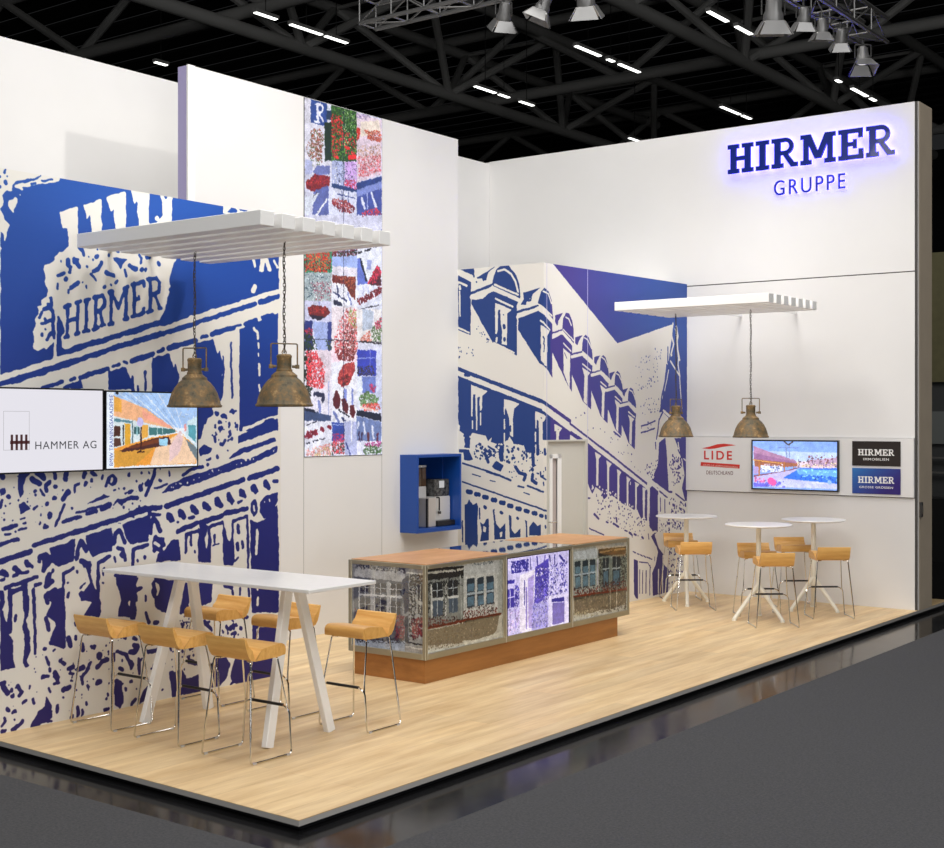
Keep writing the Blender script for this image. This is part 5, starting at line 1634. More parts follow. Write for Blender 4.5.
ART_END = """
fill 168 172 176 : -2761 1037 -1876 1091 -1876 140 -2761 43
fill 200 204 208 : -2688 969 -2109 965 -2109 859 -2688 872
dabs 76 80 88 156 9 19 1 : -2680 976 -2101 977 -2116 935 -2680 945
fill 124 130 138 : -2697 872 -2132 858 -2139 323 -2697 267
fill 180 184 190 : -2505 861 -2465 852 -2465 577 -2505 586
fill 196 200 204 : -2316 851 -2285 853 -2285 580 -2316 578
fill 52 58 68 : -2624 829 -2505 825 -2505 741 -2624 744
fill 52 58 68 : -2449 829 -2324 832 -2324 749 -2449 746
fill 52 58 68 : -2270 836 -2147 839 -2147 757 -2270 747
fill 60 66 76 : -2624 690 -2505 693 -2505 586 -2624 582
fill 60 66 76 : -2441 692 -2324 696 -2324 577 -2441 579
fill 60 66 76 : -2262 689 -2154 686 -2154 568 -2262 571
line 224 228 232 7 : -2565 827 -2565 581
line 224 228 232 7 : -2387 828 -2387 578
line 224 228 232 7 : -2208 835 -2208 569
line 224 228 232 6 : -2624 780 -2147 792
line 224 228 232 17 : -2624 714 -2147 727
line 223 227 230 11 : -2457 852 -2457 554
line 223 227 230 11 : -2278 841 -2273 570
line 223 227 230 11 : -2635 840 -2635 563
line 200 204 208 6 : -2624 630 -2147 639
fill 60 74 104 : -2139 875 -2071 927 -2063 623 -2116 583
fill 56 68 88 : -2116 560 -2071 564 -2071 353 -2109 349
fill 188 192 192 : -2063 939 -1905 938 -1905 322 -2063 307
dabs 60 64 60 156 10 21 2 : -2056 928 -1905 938 -1905 833 -2056 822
dabs 68 72 74 156 11 18 3 : -2063 822 -1980 828 -2010 359 -2063 353
fill 60 64 72 : -1965 852 -1913 850 -1913 705 -1965 712
fill 76 80 88 : -1965 678 -1920 675 -1920 588 -1965 596
line 223 227 224 16 : -2086 943 -1920 943
line 223 227 224 6 : -1940 854 -1940 598
dabs 124 52 68 156 12 18 4 : -2208 575 -2116 560 -2116 372 -2224 338
dabs 160 76 84 104 11 15 5 : -2193 577 -2116 560 -2116 384 -2208 363
dabs 124 52 68 156 12 18 6 : -2041 543 -1920 577 -1905 415 -2025 369
dabs 168 88 88 104 10 15 7 : -2041 543 -1920 565 -1905 427 -2025 381
dabs 124 52 68 78 13 19 8 : -2680 583 -2224 574 -2224 385 -2680 390
fill 184 196 212 : -2697 304 -2109 349 -2109 255 -2697 243
dabs 76 80 88 156 9 19 9 : -2680 323 -2116 372 -2116 325 -2680 281
line 76 128 192 17 : -2688 238 -2473 242 -1920 234
line 60 60 60 12 : -2101 344 -1905 334
line 216 220 220 12 : -2094 304 -1905 299
"""
# ------------------------------------------------------------------ setting: floors
def poly_slab(name, pts, z0, z1, m, parent=None):
    return MB().prism(pts, z0, z1, lambda u, v, h: (u, v, h)).build(name, m, parent)

HF = -0.075
struct(MB().box((-45, -14, HF - 0.05), (45, 60, HF)).build('floor_hall', M_STRIP), 'polished black hall floor showing around the raised stand')
struct(poly_slab('floor_carpet', [(0.56, -0.32), (0.56, 13.5), (1.6, 13.5), (1.6, 60), (44, 60), (44, -13), (-44, -13), (-44, -0.1), (-6.5, -0.1), (-3.0, -0.26)], HF, HF + 0.006, M_CARPET), 'grey carpet of the aisle around the stand')
FP = [(-6.42, 0.24), (-3.3, 0.115), (0.0, -0.005), (0.0, 11.7), (-6.42, 11.7)]
struct(poly_slab('floor', FP, -0.004, 0.0, M_OAK), 'light oak laminate floor of the raised stand')
struct(poly_slab('trim_1', FP, -0.036, -0.004, mat('grey_edge_profile', (0.42, 0.405, 0.385), 0.45)), 'grey metal edge profile round the raised floor')
struct(poly_slab('trim_2', [(-6.38, 0.30), (-3.3, 0.175), (-0.05, 0.055), (-0.05, 11.66), (-6.38, 11.66)], HF, -0.036, M_BLACK), 'black recessed base under the raised floor')

# ------------------------------------------------------------------ setting: walls
w = MB()
w.box((-6.42, -1.0, HF), (-6.3, 10.5, 6.04))
struct(w.build('wall_left', M_WALL), 'tall plain white wall at the back on the left')

w = MB()                                                        # right-hand wall, stacked panels with fine joints
w.box((-6.42, 10.52, 0), (0.0, 10.62, 6.07))
for z0, z1, y in ((0.0, 1.335, 10.505), (2.056, 4.040, 10.505), (4.052, 6.07, 10.5), (1.345, 2.05, 10.47)):
    w.box((-6.3 if z0 > 3 else -3.062, y, z0), (-0.035, 10.53, z1))
w.box((-6.3, 10.505, 0), (-3.062, 10.53, 4.045))
struct(w.build('wall_right', M_WALL, bevel=0.0015, seg=1), 'white panelled wall with the company sign at the top')
struct(MB().box((-0.035, 10.512, 0.0), (-0.004, 10.62, 6.07)).box((-6.3, 10.508, 4.038), (-0.036, 10.512, 4.054)).box((-3.062, 10.508, 1.33), (-0.036, 10.512, 1.35)).build('trim_3', M_GAP), 'dark joints between the white wall panels')
struct(MB().box((-0.12, 10.62, 0), (0.0, 11.03, 6.08)).box((-0.03, 10.545, 0), (0.004, 10.62, 6.075)).build('trim_4', M_BEIGE, bevel=0.003, seg=1), 'beige end board closing the side of the white wall')
struct(MB().box((-6.42, 11.0, 0), (-0.12, 11.03, 6.04)).build('wall_back', M_BEIGE), 'beige rear side of the white wall')

# tower wall with an opening for the coffee niche
TX0, TX1 = -4.62, -4.47
OY0, OY1, OZ0, OZ1 = 6.27, 7.05, 1.02, 1.85
t = MB()
t.box((TX0, 3.20, 0), (TX1, OY0, 5.64)); t.box((TX0, OY0, 0), (TX1, OY1, OZ0)); t.box((TX0, OY0, OZ1), (TX1, OY1, 5.64)); t.box((TX0, OY1, 0), (TX1, 7.337, 5.64))
struct(t.build('wall_tower', M_WALL), 'free-standing white wall slab with the flower pictures')
struct(MB().box((TX0, 3.118, 0), (TX1 - 0.028, 3.20, 5.64)).build('trim_5', mat('side_board_painted_light_spill', srgb(172, 164, 206), 0.6)), 'narrow side board of the white wall slab, bluish light spill painted on in lilac')  # lilac base colour stands in for bluish light spilling onto this side
struct(MB().box((TX1 - 0.022, 3.112, 0), (TX1, 3.20, 5.645)).build('trim_6', M_WHITEM), 'white front edge strip of the white wall slab')
j = MB()
for y in (4.683, 5.933): j.box((TX1 - 0.002, y - 0.003, 0.0), (TX1 + 0.0012, y + 0.003, 5.64))
struct(j.build('trim_7', mat('grey_joint', (0.35, 0.34, 0.33), 0.8)), 'fine vertical joints in the white wall slab')

# ------------------------------------------------------------------ murals
def ramp(x, a, b): return np.clip((x - a) / (b - a), 0, 1)
def mixc(c1, c2, t): return c1[None, None, :] * (1 - t[:, :, None]) + c2[None, None, :] * t[:, :, None]
def rgb8(*c): return np.array(c) / 255
RES = 260
WHITE = rgb8(224, 221, 214)

f = cut_print(draw(ART_MURAL_LEFT, 3.07, 4.08, RES, None), 3)
H_, W_ = f.shape; V, U = np.meshgrid(np.arange(H_) / RES, np.arange(W_) / RES, indexing='ij')
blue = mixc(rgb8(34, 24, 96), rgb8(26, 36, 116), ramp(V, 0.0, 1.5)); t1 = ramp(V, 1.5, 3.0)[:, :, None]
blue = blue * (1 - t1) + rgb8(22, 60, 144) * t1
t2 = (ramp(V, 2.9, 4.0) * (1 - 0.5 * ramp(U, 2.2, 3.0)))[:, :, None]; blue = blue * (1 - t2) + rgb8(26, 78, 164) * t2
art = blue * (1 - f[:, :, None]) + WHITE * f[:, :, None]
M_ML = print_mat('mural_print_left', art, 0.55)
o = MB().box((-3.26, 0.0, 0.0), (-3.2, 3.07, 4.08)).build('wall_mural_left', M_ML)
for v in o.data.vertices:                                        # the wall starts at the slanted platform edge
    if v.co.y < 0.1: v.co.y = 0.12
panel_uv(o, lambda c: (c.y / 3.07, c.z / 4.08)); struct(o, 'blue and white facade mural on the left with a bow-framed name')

f = cut_print(draw(ART_MURAL_RIGHT, 4.41, 4.08, RES, None), 5, 0.9, 0.25, 0.35)
H_, W_ = f.shape; V, U = np.meshgrid(np.arange(H_) / RES, np.arange(W_) / RES, indexing='ij')
blue = np.tile(rgb8(20, 56, 124), (H_, W_, 1))
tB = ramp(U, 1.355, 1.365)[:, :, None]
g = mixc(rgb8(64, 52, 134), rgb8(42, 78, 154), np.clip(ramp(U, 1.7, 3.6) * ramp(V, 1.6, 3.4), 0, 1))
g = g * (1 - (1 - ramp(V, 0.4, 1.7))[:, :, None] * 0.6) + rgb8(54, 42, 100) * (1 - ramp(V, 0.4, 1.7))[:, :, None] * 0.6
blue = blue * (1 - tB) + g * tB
art = blue * (1 - f[:, :, None]) + WHITE * f[:, :, None]
M_MR = print_mat('mural_print_right', art, 0.55)
XA, XC, YC, XE, YE, MH = -4.47, -3.235, 7.337, -3.06, 10.5, 4.075
WL = math.hypot(XE - XC, YE - YC); WROT = -math.atan2(XE - XC, YE - YC)
o = MB().box((-4.95, YC, 0), (XC - 0.06, YC + 0.06, MH)).box((XC - 0.06, YC, 0), (XC, YC + 0.03, MH)).build('wall_storage_front', M_MR)
panel_uv(o, lambda c: ((c.x - XA) / 4.41, c.z / 4.08)); struct(o, 'blue and white mural wall beside the coffee niche')
DY0, DY1, DZ = 0.06, 0.875, 2.04                                  # door opening, measured along the wall
s = MB(); s.box((-0.06, 0.0, 0), (0, DY0, MH)); s.box((-0.06, DY0, DZ), (0, DY1, MH)); s.box((-0.06, DY1, 0), (0, WL, MH))
o = s.build('wall_storage_side', M_MR)
panel_uv(o, lambda c: ((XC - XA + c.y) / 4.41, c.z / 4.08)); struct(o, 'blue and white mural wall with dormers around the grey door')
o.location = (XC, YC, 0); o.rotation_euler = (0, 0, WROT)
struct(MB().box((-4.95, YC + 0.06, MH - 0.02), (XC - 0.07, 10.5, MH)).build('ceiling_storage', M_WALL), 'white lid of the storage room')
o = struct(MB().box((-0.0005, DY1 - 0.003, DZ), (0.0015, DY1 + 0.004, MH)).box((-0.0005, DY0 - 0.003, DZ), (0.0015, DY0 + 0.003, MH)).build('trim_8', mat('pale_lilac_joint', srgb(190, 186, 220), 0.7)), 'pale joints in the mural above the door')
o.location = (XC, YC, 0); o.rotation_euler = (0, 0, WROT)

# door
M_DOOR = mat('grey_door_paint', srgb(205, 203, 194), 0.45)
d1 = thing('door_1', 'grey service door with a narrow glass slit in the mural', 'door', (XC + DY0 * math.sin(-WROT), YC + DY0 * math.cos(WROT), 0), WROT); d1['kind'] = 'structure'; del d1['category']
L = DY1 - DY0
MB().box((-0.075, 0, 0), (0.004, 0.02, DZ)).box((-0.075, L - 0.045, 0), (0.004, L, DZ)).box((-0.075, 0.02, DZ - 0.02), (0.004, L - 0.045, DZ)).build('door_frame', mat('grey_frame_paint', srgb(196, 194, 186), 0.4), d1)
lf = MB()
a0, a1, b0, b1 = 0.085, 0.315, 0.35, 1.87
X0, X1 = -0.065, -0.03
lf.box((X0, 0.02, 0.005), (X1, a0, DZ - 0.02)).box((X0, a1, 0.005), (X1, L - 0.045, DZ - 0.02)).box((X0, a0, 0.005), (X1, a1, b0)).box((X0, a0, b1), (X1, a1, DZ - 0.02))
leaf = lf.build('door_leaf', M_DOOR, d1)
MB().box((-0.033, a0, b0), (-0.02, a0 + 0.055, b1)).box((-0.033, a1 - 0.07, b0), (-0.02, a1, b1)).box((-0.033, a0, b1 - 0.045), (-0.02, a1, b1)).box((-0.033, a0, b0), (-0.02, a1, b0 + 0.05)).build('window_frame', M_WHITEM, leaf)
MB().box((-0.055, a0 + 0.05, b0 + 0.05), (-0.05, a1 - 0.065, b1 - 0.045)).build('glass_pane', mat('frosted_glass', srgb(188, 176, 172), 0.15), leaf)
MB().tube(fillet([(-0.03, 0.06, 1.09), (0.02, 0.06, 1.09), (0.02, 0.17, 1.09)], 0.012), 0.008, 8).build('door_handle', M_CHROME, leaf, True)

# ------------------------------------------------------------------ lettering helpers
def arc(cx, cy, r, a0, a1, n=10): return [(cx + r * math.cos(math.radians(a0 + (a1 - a0) * k / n)), cy + r * math.sin(math.radians(a0 + (a1 - a0) * k / n))) for k in range(n + 1)]
def R_(a, b, c, d): return [(a, b), (c, b), (c, d), (a, d)]
def bowl():
    out = []
    o1 = arc(.5, .71, .29, 90, -90); i1 = arc(.5, .71, .145, 90, -90)
    for k in range(len(o1) - 1): out.append([i1[k], o1[k], o1[k + 1], i1[k + 1]][::-1])
    return out
SLAB = {
 'H': (.95, [R_(.1, 0, .32, 1), R_(.63, 0, .85, 1), R_(.3, .43, .65, .58), R_(0, 0, .42, .15), R_(0, .85, .42, 1), R_(.53, 0, .95, .15), R_(.53, .85, .95, 1)]),
 'I': (.48, [R_(.13, 0, .35, 1), R_(0, 0, .48, .15), R_(0, .85, .48, 1)]),
 'R': (.94, [R_(.1, 0, .32, 1), R_(0, 0, .42, .15), R_(0, .855, .5, 1), R_(.3, .42, .5, .565), [(.40, .44), (.60, .44), (.82, .15), (.94, .15), (.94, 0), (.70, 0)]] + bowl()),
 'M': (1.22, [R_(.1, 0, .28, .9), R_(.94, 0, 1.12, .9), R_(0, 0, .38, .15), R_(.84, 0, 1.22, .15), R_(0, .85, .34, 1), R_(.88, .85, 1.22, 1), [(.12, 1), (.36, 1), (.72, .18), (.5, .18)], [(.86, 1), (1.1, 1), (.72, .18), (.5, .18)]]),
 'E': (.84, [R_(.1, 0, .32, 1), R_(0, 0, .84, .15), R_(.69, 0, .84, .33), R_(0, .85, .82, 1), R_(.68, .69, .82, 1), R_(.3, .43, .58, .57), R_(.5, .35, .62, .65)]),
}
def slab_polys(text, x0, z0, x1, h):
    tw = sum(SLAB[c][0] for c in text) + 0.1 * (len(text) - 1); sx = (x1 - x0) / tw; out = []; x = 0
    for c in text:
        wd, ps = SLAB[c]
        out.append([[(x0 + (x + u) * sx, z0 + v * h) for u, v in p] for p in ps]); x += wd + 0.1
    return out
def text_mesh(name, s, width, height, m, parent, loc, rot, depth=0.001, spacing=1.0, bold=0.0):
    """a line of upright sans lettering as a mesh, fitted to width x height"""
    cu = bpy.data.curves.new(name, 'FONT'); cu.body = s; cu.size = 1; cu.space_character = spacing; cu.extrude = 0.05; cu.offset = bold
    ob = bpy.data.objects.new(name + '_tmp', cu); C.objects.link(ob)
    dg = bpy.context.evaluated_depsgraph_get(); dg.update()
    me = bpy.data.meshes.new_from_object(ob.evaluated_get(dg)); C.objects.unlink(ob); bpy.data.objects.remove(ob)
    co = np.array([v.co[:] for v in me.vertices]); lo = co.min(0); hi = co.max(0)
    for v in me.vertices:
        v.co = ((v.co.x - lo[0]) / (hi[0] - lo[0]) * width, (v.co.y - lo[1]) / (hi[1] - lo[1]) * height, (v.co.z - lo[2]) / (hi[2] - lo[2]) * depth)
    me.materials.clear(); me.materials.append(m); me.name = name
    o = bpy.data.objects.new(name, me); C.objects.link(o); o.parent = parent; o.location = loc; o.rotation_euler = rot
    return o
FACE_Y = (PI / 2, 0, 0)              # reads when seen from -y
FACE_X = (PI / 2, 0, PI / 2)         # reads when seen from +x

# ------------------------------------------------------------------ company sign, backlit letters
M_SIGN = mat('navy_letter_face', srgb(22, 40, 120), 0.25, coat=0.3)
M_HALO = mat('blue_led_glow', (0, 0, 0), 0.5, emit=(0.07, 0.06, 1.0), strength=27)
sg = thing('company_sign', 'large navy letters HIRMER GRUPPE glowing blue behind, high on wall', 'sign', (-1.4, 10.5, 5.3))
yf = -0.095
for ch, ps in zip('HIRMER', slab_polys('HIRMER', -2.425 + 1.4, 0.150, -0.245 + 1.4, 0.374)):
    m_ = MB()
    for i, p in enumerate(ps): m_.prism(p, yf - 0.0004 * i, yf + 0.03 + 0.0001 * i, lambda u, v, h: (u, h, v))
    lt = m_.build('letter', M_SIGN, sg)
    g_ = MB()
    for i, p in enumerate(ps): g_.prism(p, yf + 0.033, yf + 0.036 + 0.0004 * i, lambda u, v, h: (u, h, v))
    g_.build('backlight', M_HALO, lt)
    cx = sum(q[0] for q in ps[0]) / 4
    MB().box((cx - 0.008, yf + 0.036, 0.2), (cx + 0.008, 0, 0.22)).build('standoff', M_SIGN, lt)
MX = -1.808 + 1.4
g2 = text_mesh('lettering', 'GRUPPE', 0.934, 0.19, mat('navy_letter_small', srgb(30, 44, 140), 0.3), sg, (MX, -0.028, -0.185), FACE_Y, 0.018, 1.25)
text_mesh('backlight', 'GRUPPE', 0.934, 0.19, M_HALO, g2, (0, 0, -0.0075), (0, 0, 0), 0.006, 1.25)
# (the small word sits on pins)
for u in (0.02, 0.905): MB().box((u, 0.02, -0.030), (u + 0.01, 0.03, 0.0)).build('standoff', M_SIGN, g2)

# ------------------------------------------------------------------ plates on the right wall
YB = 10.47
def plate(label, x0, z0, x1, z1, m, line2, w2):
    t = thing('company_plate', label, 'sign', ((x0 + x1) / 2, YB, z0)); W = x1 - x0; Hh = z1 - z0
    b = MB().box((-W / 2, -0.012, 0), (W / 2, 0, Hh)).build('board', m, t)
    if m.name.startswith('print'): panel_uv(b, lambda c: (c.x / W + 0.5, c.z / Hh))
    l = MB()
    for ps in slab_polys('HIRMER', -W * 0.375, Hh * 0.42, W * 0.375, Hh * 0.26):
        for i, p in enumerate(ps): l.prism(p, -0.0135 - 0.0002 * i, -0.012, lambda u, v, h: (u, h, v))
    l.build('lettering', M_WHITEM, t)
    text_mesh('lettering', line2, W * w2, Hh * 0.10, M_WHITEM, t, (-W * w2 / 2, -0.012, Hh * 0.22), FACE_Y, 0.0015, 1.15, 0.01)
plate('black plate HIRMER IMMOBILIEN above the blue plate', -0.786, 1.715, -0.192, 2.013, mat('brown_black_plate', srgb(42, 36, 34), 0.35), 'IMMOBILIEN', 0.53)
gx, gz = np.meshgrid(np.linspace(0, 1, 64), np.linspace(0, 1, 32))
gt = np.clip(gx * 0.75 + (1 - gz) * 0.5, 0, 1)
plate('blue to violet plate HIRMER GROSSE GRÖSSEN under the black plate', -0.786, 1.375, -0.192, 1.685, print_mat('print_blue_plate', mixc(rgb8(44, 116, 186), rgb8(50, 34, 112), gt), 0.35), 'GROSSE GRÖSSEN', 0.70)

M_RED = mat('red_vinyl', srgb(206, 48, 38), 0.4)
M_DRED = mat('dark_red_vinyl', srgb(96, 30, 28), 0.4)
t = thing('partner_logo', 'red LIDE DEUTSCHLAND logo stuck to the white wall', 'sign', (-2.56, YB, 1.53))
def wy(px, py): return (px * 1.0, py * 1.0)
text_mesh('lettering', 'LIDE', 0.40, 0.115, M_RED, t, (-0.235, 0, 0.225), FACE_Y, 0.0015, 1.35, 0.02)
text_mesh('lettering', 'DEUTSCHLAND', 0.38, 0.05, M_DRED, t, (-0.20, 0, 0.03), FACE_Y, 0.0015, 1.1)
MB().prism([(-0.285, 0.14), (0.27, 0.115), (0.275, 0.165), (-0.28, 0.19)], -0.0015, 0, lambda u, v, h: (u, h, v)).build('banner', M_RED, t)
text_mesh('lettering', 'GRUPO DE LIDERES EMPRESARIAIS', 0.50, 0.022, mat('pale_vinyl', srgb(225, 190, 180), 0.5), t, (-0.25, -0.0012, 0.143), (PI / 2, math.radians(2.6), 0), 0.001, 1.0)
sw = [(-0.27, 0.37), (-0.15, 0.395), (-0.05, 0.425), (0.05, 0.435), (0.16, 0.425), (0.22, 0.415), (0.12, 0.405), (0.02, 0.39), (-0.08, 0.37), (-0.16, 0.362)]
MB().prism(sw, -0.0015, 0, lambda u, v, h: (u, h, v)).build('swoosh', M_RED, t)

# ------------------------------------------------------------------ screens
def screen_x(name, label, cat, x, y0, z0, y1, z1, m, img_box, thick=0.05, bez=0.012):
    """a display facing +x"""
    t = thing(name, label, cat, (x, (y0 + y1) / 2, z0)); Y = (y1 - y0) / 2; Z = z1 - z0
    MB().box((-thick, -Y, 0), (-0.004, Y, Z)).box((-0.004, -Y, 0), (0, -Y + bez, Z)).box((-0.004, Y - bez, 0), (0, Y, Z)).box((-0.004, -Y + bez, 0), (0, Y - bez, bez)).box((-0.004, -Y + bez, Z - bez), (0, Y - bez, Z)).build('bezel', M_BLACK, t)
    s = MB().box((-0.004, -Y + bez, bez), (-0.002, Y - bez, Z - bez)).build('display', m, t)
    if img_box:
        a, b, c, d = img_box; ym = (y0 + y1) / 2
        panel_uv(s, lambda q: ((q.y + ym - a) / c, (q.z + z0 - b) / d))
    return t
XS = -3.14
M_LCD = mat('lit_white_display', (0.02, 0.02, 0.02), 0.3, emit=srgb(228, 226, 234), strength=1.0)
tv = screen_x('wall_screen', 'white screen with the HAMMER AG logo on the mural', 'screen', XS, 0.14, 1.872, 1.098, 2.50, M_LCD, None)
ty0 = (0.14 + 1.098) / 2
M_LBROWN = mat('dark_brown_logo', (0.02, 0.01, 0.01), 0.5, emit=srgb(62, 32, 34), strength=1)
M_LGREY = mat('grey_logo_line', (0.02, 0.02, 0.02), 0.5, emit=srgb(170, 168, 172), strength=1)
M_LTEXT = mat('charcoal_logo_text', (0.02, 0.02, 0.02), 0.5, emit=srgb(48, 50, 58), strength=1)
lg = MB(); px2 = lambda y: y - ty0 - 0.028
for y in (0.315, 0.355, 0.395, 0.435): lg.box((-0.002, px2(y) - 0.010, 0.172), (-0.0012, px2(y) + 0.010, 0.285))
lg.box((-0.002, px2(0.30), 0.217), (-0.0012, px2(0.465), 0.240)); lg.build('logo_mark', M_LBROWN, tv)
sq = MB(); y0_, y1_, z0_, z1_, e = px2(0.245), px2(0.462), 0.172, 0.455, 0.003
sq.box((-0.002, y0_, z0_), (-0.0014, y0_ + e, z1_)).box((-0.002, y1_ - e, z0_), (-0.0014, y1_, z1_)).box((-0.002, y0_, z1_ - e), (-0.0014, y1_, z1_)).box((-0.002, y0_, z0_), (-0.0014, y1_, z0_ + e)); sq.build('logo_square', M_LGREY, tv)
text_mesh('lettering', 'HAMMER AG', 0.545, 0.058, M_LTEXT, tv, (-0.002, px2(0.512), 0.175), FACE_X, 0.0008, 1.12)

A2 = draw(ART_TV_HALL, 1.0, 0.70, 420, (168, 200, 244), (1.08, 1.83))
tv2 = screen_x('wall_screen', 'screen showing a bright glass hall, right of the logo screen', 'screen', XS, 1.112, 1.875, 2.052, 2.492, print_mat('screen_hall_picture', blur(photo_grain(A2, 12, 0.9, 0.03), 0.7), 0.3, emit=1.0), (1.08, 1.83, 1.0, 0.70))
text_mesh('lettering', 'BMW TRAININGSAKADEMIE', 0.55, 0.035, mat('blue_screen_text', (0.01, 0.01, 0.02), 0.5, emit=srgb(50, 70, 170), strength=1), tv2, (-0.002, -0.395, 0.035), (PI / 2, -PI / 2, PI / 2), 0.0006)

A3 = draw(ART_TV_POOL, 1.2, 0.70, 400, (140, 176, 248), (-2.15, 1.36))
t = thing('wall_screen', 'screen showing a pool and palms on the white wall', 'screen', (-1.5275, 10.43, 1.385)); Wt, Ht = 1.155 / 2, 0.635
MB().box((-Wt, 0.004, 0), (Wt, 0.04, Ht)).box((-Wt, 0, 0), (-Wt + 0.018, 0.004, Ht)).box((Wt - 0.018, 0, 0), (Wt, 0.004, Ht)).box((-Wt + 0.018, 0, 0), (Wt - 0.018, 0.004, 0.018)).box((-Wt + 0.018, 0, Ht - 0.018), (Wt - 0.018, 0.004, Ht)).build('bezel', M_BLACK, t)
s = MB().box((-Wt + 0.018, 0.002, 0.018), (Wt - 0.018, 0.004, Ht - 0.018)).build('display', print_mat('screen_pool_picture', blur(photo_grain(A3, 13, 1.0, 0.04), 0.7), 0.3, emit=1.2), t)
panel_uv(s, lambda q: ((q.x - 1.5275 + 2.15) / 1.2, (q.z + 1.385 - 1.36) / 0.70))

# flower picture wall (tall lit display)
A1 = draw(ART_LED, 1.26, 3.76, 300, (228, 228, 244))
vw = thing('video_wall', 'tall lit display of flower boxes set in the white slab', 'screen', (TX1, 5.31, 1.88))
MB().box((0.0, -0.625, 0), (0.004, 0.625, 3.755)).build('bezel', M_BLACK, vw)
s = MB().box((0.004, -0.618, 0.006), (0.008, 0.618, 3.752)).build('display', print_mat('flower_pictures', blur(photo_grain(A1, 14, 1.3, 0.05, 1.35), 0.7), 0.35, emit=1.0), vw)
panel_uv(s, lambda q: ((q.y + 0.625) / 1.26, q.z / 3.76))

# ------------------------------------------------------------------ slatted canopies
def canopy(name, loc, label):
    t = thing(name, label, 'canopy', loc, 0, 'white slatted canopies')
    for k in range(7):
        y = 0.07 + k * 0.199
        MB().box((0.0, y - 0.062, 0.0), (1.93, y + 0.062, 0.10)).build('slat', M_WHITEM, t, bevel=0.003, seg=1)
    for x in (0.35, 1.6): MB().box((x - 0.015, 0.12, 0.065), (x + 0.015, 1.24, 0.095)).build('cross_bar', M_WHITEM, t)
    for y in (0.468, 0.866): MB().box((-0.20, y - 0.02, 0.03), (0.0, y + 0.02, 0.07)).build('wall_bracket', M_WHITEM, t)
    return t
cp = canopy('slatted_canopy', (-3.00, 0.735, 3.545), 'white slatted canopy over the long table by the left mural')
cp2 = dup(cp, (-2.73, 8.06, 3.545), 0, 'white slatted canopy over the round tables by the right wall', 'white slatted canopies')
for c in list(cp2.children):
    if c.name.startswith('wall_bracket'): bpy.data.objects.remove(c)
for x in (0.45, 1.2): MB().box((x - 0.012, 1.326, 0.06), (x + 0.012, 2.44, 0.09)).build('wall_bracket', M_WHITEM, cp2)

# ------------------------------------------------------------------ pendant lamps
def pendant(loc, drop, label, rz=0.0):
    t = thing('pendant_lamp', label, 'lamp', loc, rz, 'rusty industrial pendant lamps')
    prof = [(0.203, 0.0), (0.207, 0.012), (0.196, 0.022), (0.190, 0.05), (0.172, 0.105), (0.148, 0.15), (0.118, 0.187), (0.095, 0.205), (0.093, 0.222), (0.076, 0.236), (0.058, 0.25)]
    inner = [(r - 0.006, z - 0.002) for r, z in prof[::-1] if z < 0.2]
    MB().lathe(prof + inner, 36, cap=False).build('lamp_shade', M_RUST, t, True)
    nk = MB().lathe([(0.0, 0.245), (0.058, 0.245), (0.058, 0.262), (0.052, 0.268), (0.052, 0.345), (0.055, 0.35), (0.055, 0.362), (0.045, 0.372), (0.0, 0.372)], 24, cap=False).build('lamp_neck', M_RUST, t, True)
    br = MB()
    br.tube([(0.06, 0, 0.285), (0.098, 0, 0.285)], 0.010, 8); br.tube([(-0.06, 0, 0.285), (-0.098, 0, 0.285)], 0.010, 8)
    br.tube(fillet([(0.098, 0, 0.272), (0.098, 0, 0.448), (-0.098, 0, 0.448), (-0.098, 0, 0.272)], 0.012), 0.0055, 6)
    br.lathe([(0.0, -0.014), (0.016, -0.014), (0.016, 0.014), (0.0, 0.014)], 10, (0.098, 0, 0.285)); br.lathe([(0.0, -0.014), (0.016, -0.014), (0.016, 0.014), (0.0, 0.014)], 10, (-0.098, 0, 0.285))
    br.build('bracket', M_RUST, t, True)
    ring = MB(); ring.tube([(0.016 * math.cos(a), 0, 0.386 + 0.018 * math.sin(a)) for a in [k * PI / 5 for k in range(10)]], 0.004, 5, True); ring.build('hanging_ring', M_RUST, t, True)
    ch = MB(); z = 0.40; k = 0; step = 0.026
    while z < drop - 0.03:
        pts = []
        for q in range(8):
            a = q * PI / 4; u = 0.0085 * math.cos(a); v = 0.018 * math.sin(a)
            pts.append((u, 0, z + v) if k % 2 == 0 else (0, u, z + v))
        ch.tube(pts, 0.0027, 4, True); z += step; k += 1
    ch.build('chain', mat('dark_chain', (0.10, 0.085, 0.07), 0.5, 0.7), t, True)
    cb = MB(); cb.tube([(0.010 * math.sin(zz * 17), 0.010 * math.cos(zz * 17), zz) for zz in [0.36 + i * (drop - 0.365) / 40 for i in range(41)]], 0.0028, 5); cb.build('cable', mat('brown_cable', (0.06, 0.045, 0.03), 0.7), t, True)
    return t
pendant((-2.45, 1.40, 2.36), 3.545 - 2.36, 'rusty bell-shaped pendant lamp in front of the hall-picture screen', math.radians(20))
pendant((-1.505, 1.40, 2.36), 3.545 - 2.36, 'rusty bell-shaped pendant lamp in front of the white slab, near canopy right end', math.radians(62))
pendant((-2.29, 8.75, 2.07), 3.545 - 2.07, 'rusty bell-shaped pendant lamp hanging before the right mural edge', math.radians(75))
pendant((-1.33, 8.75, 2.07), 3.545 - 2.07, 'rusty bell-shaped pendant lamp above the pool screen corner', math.radians(30))

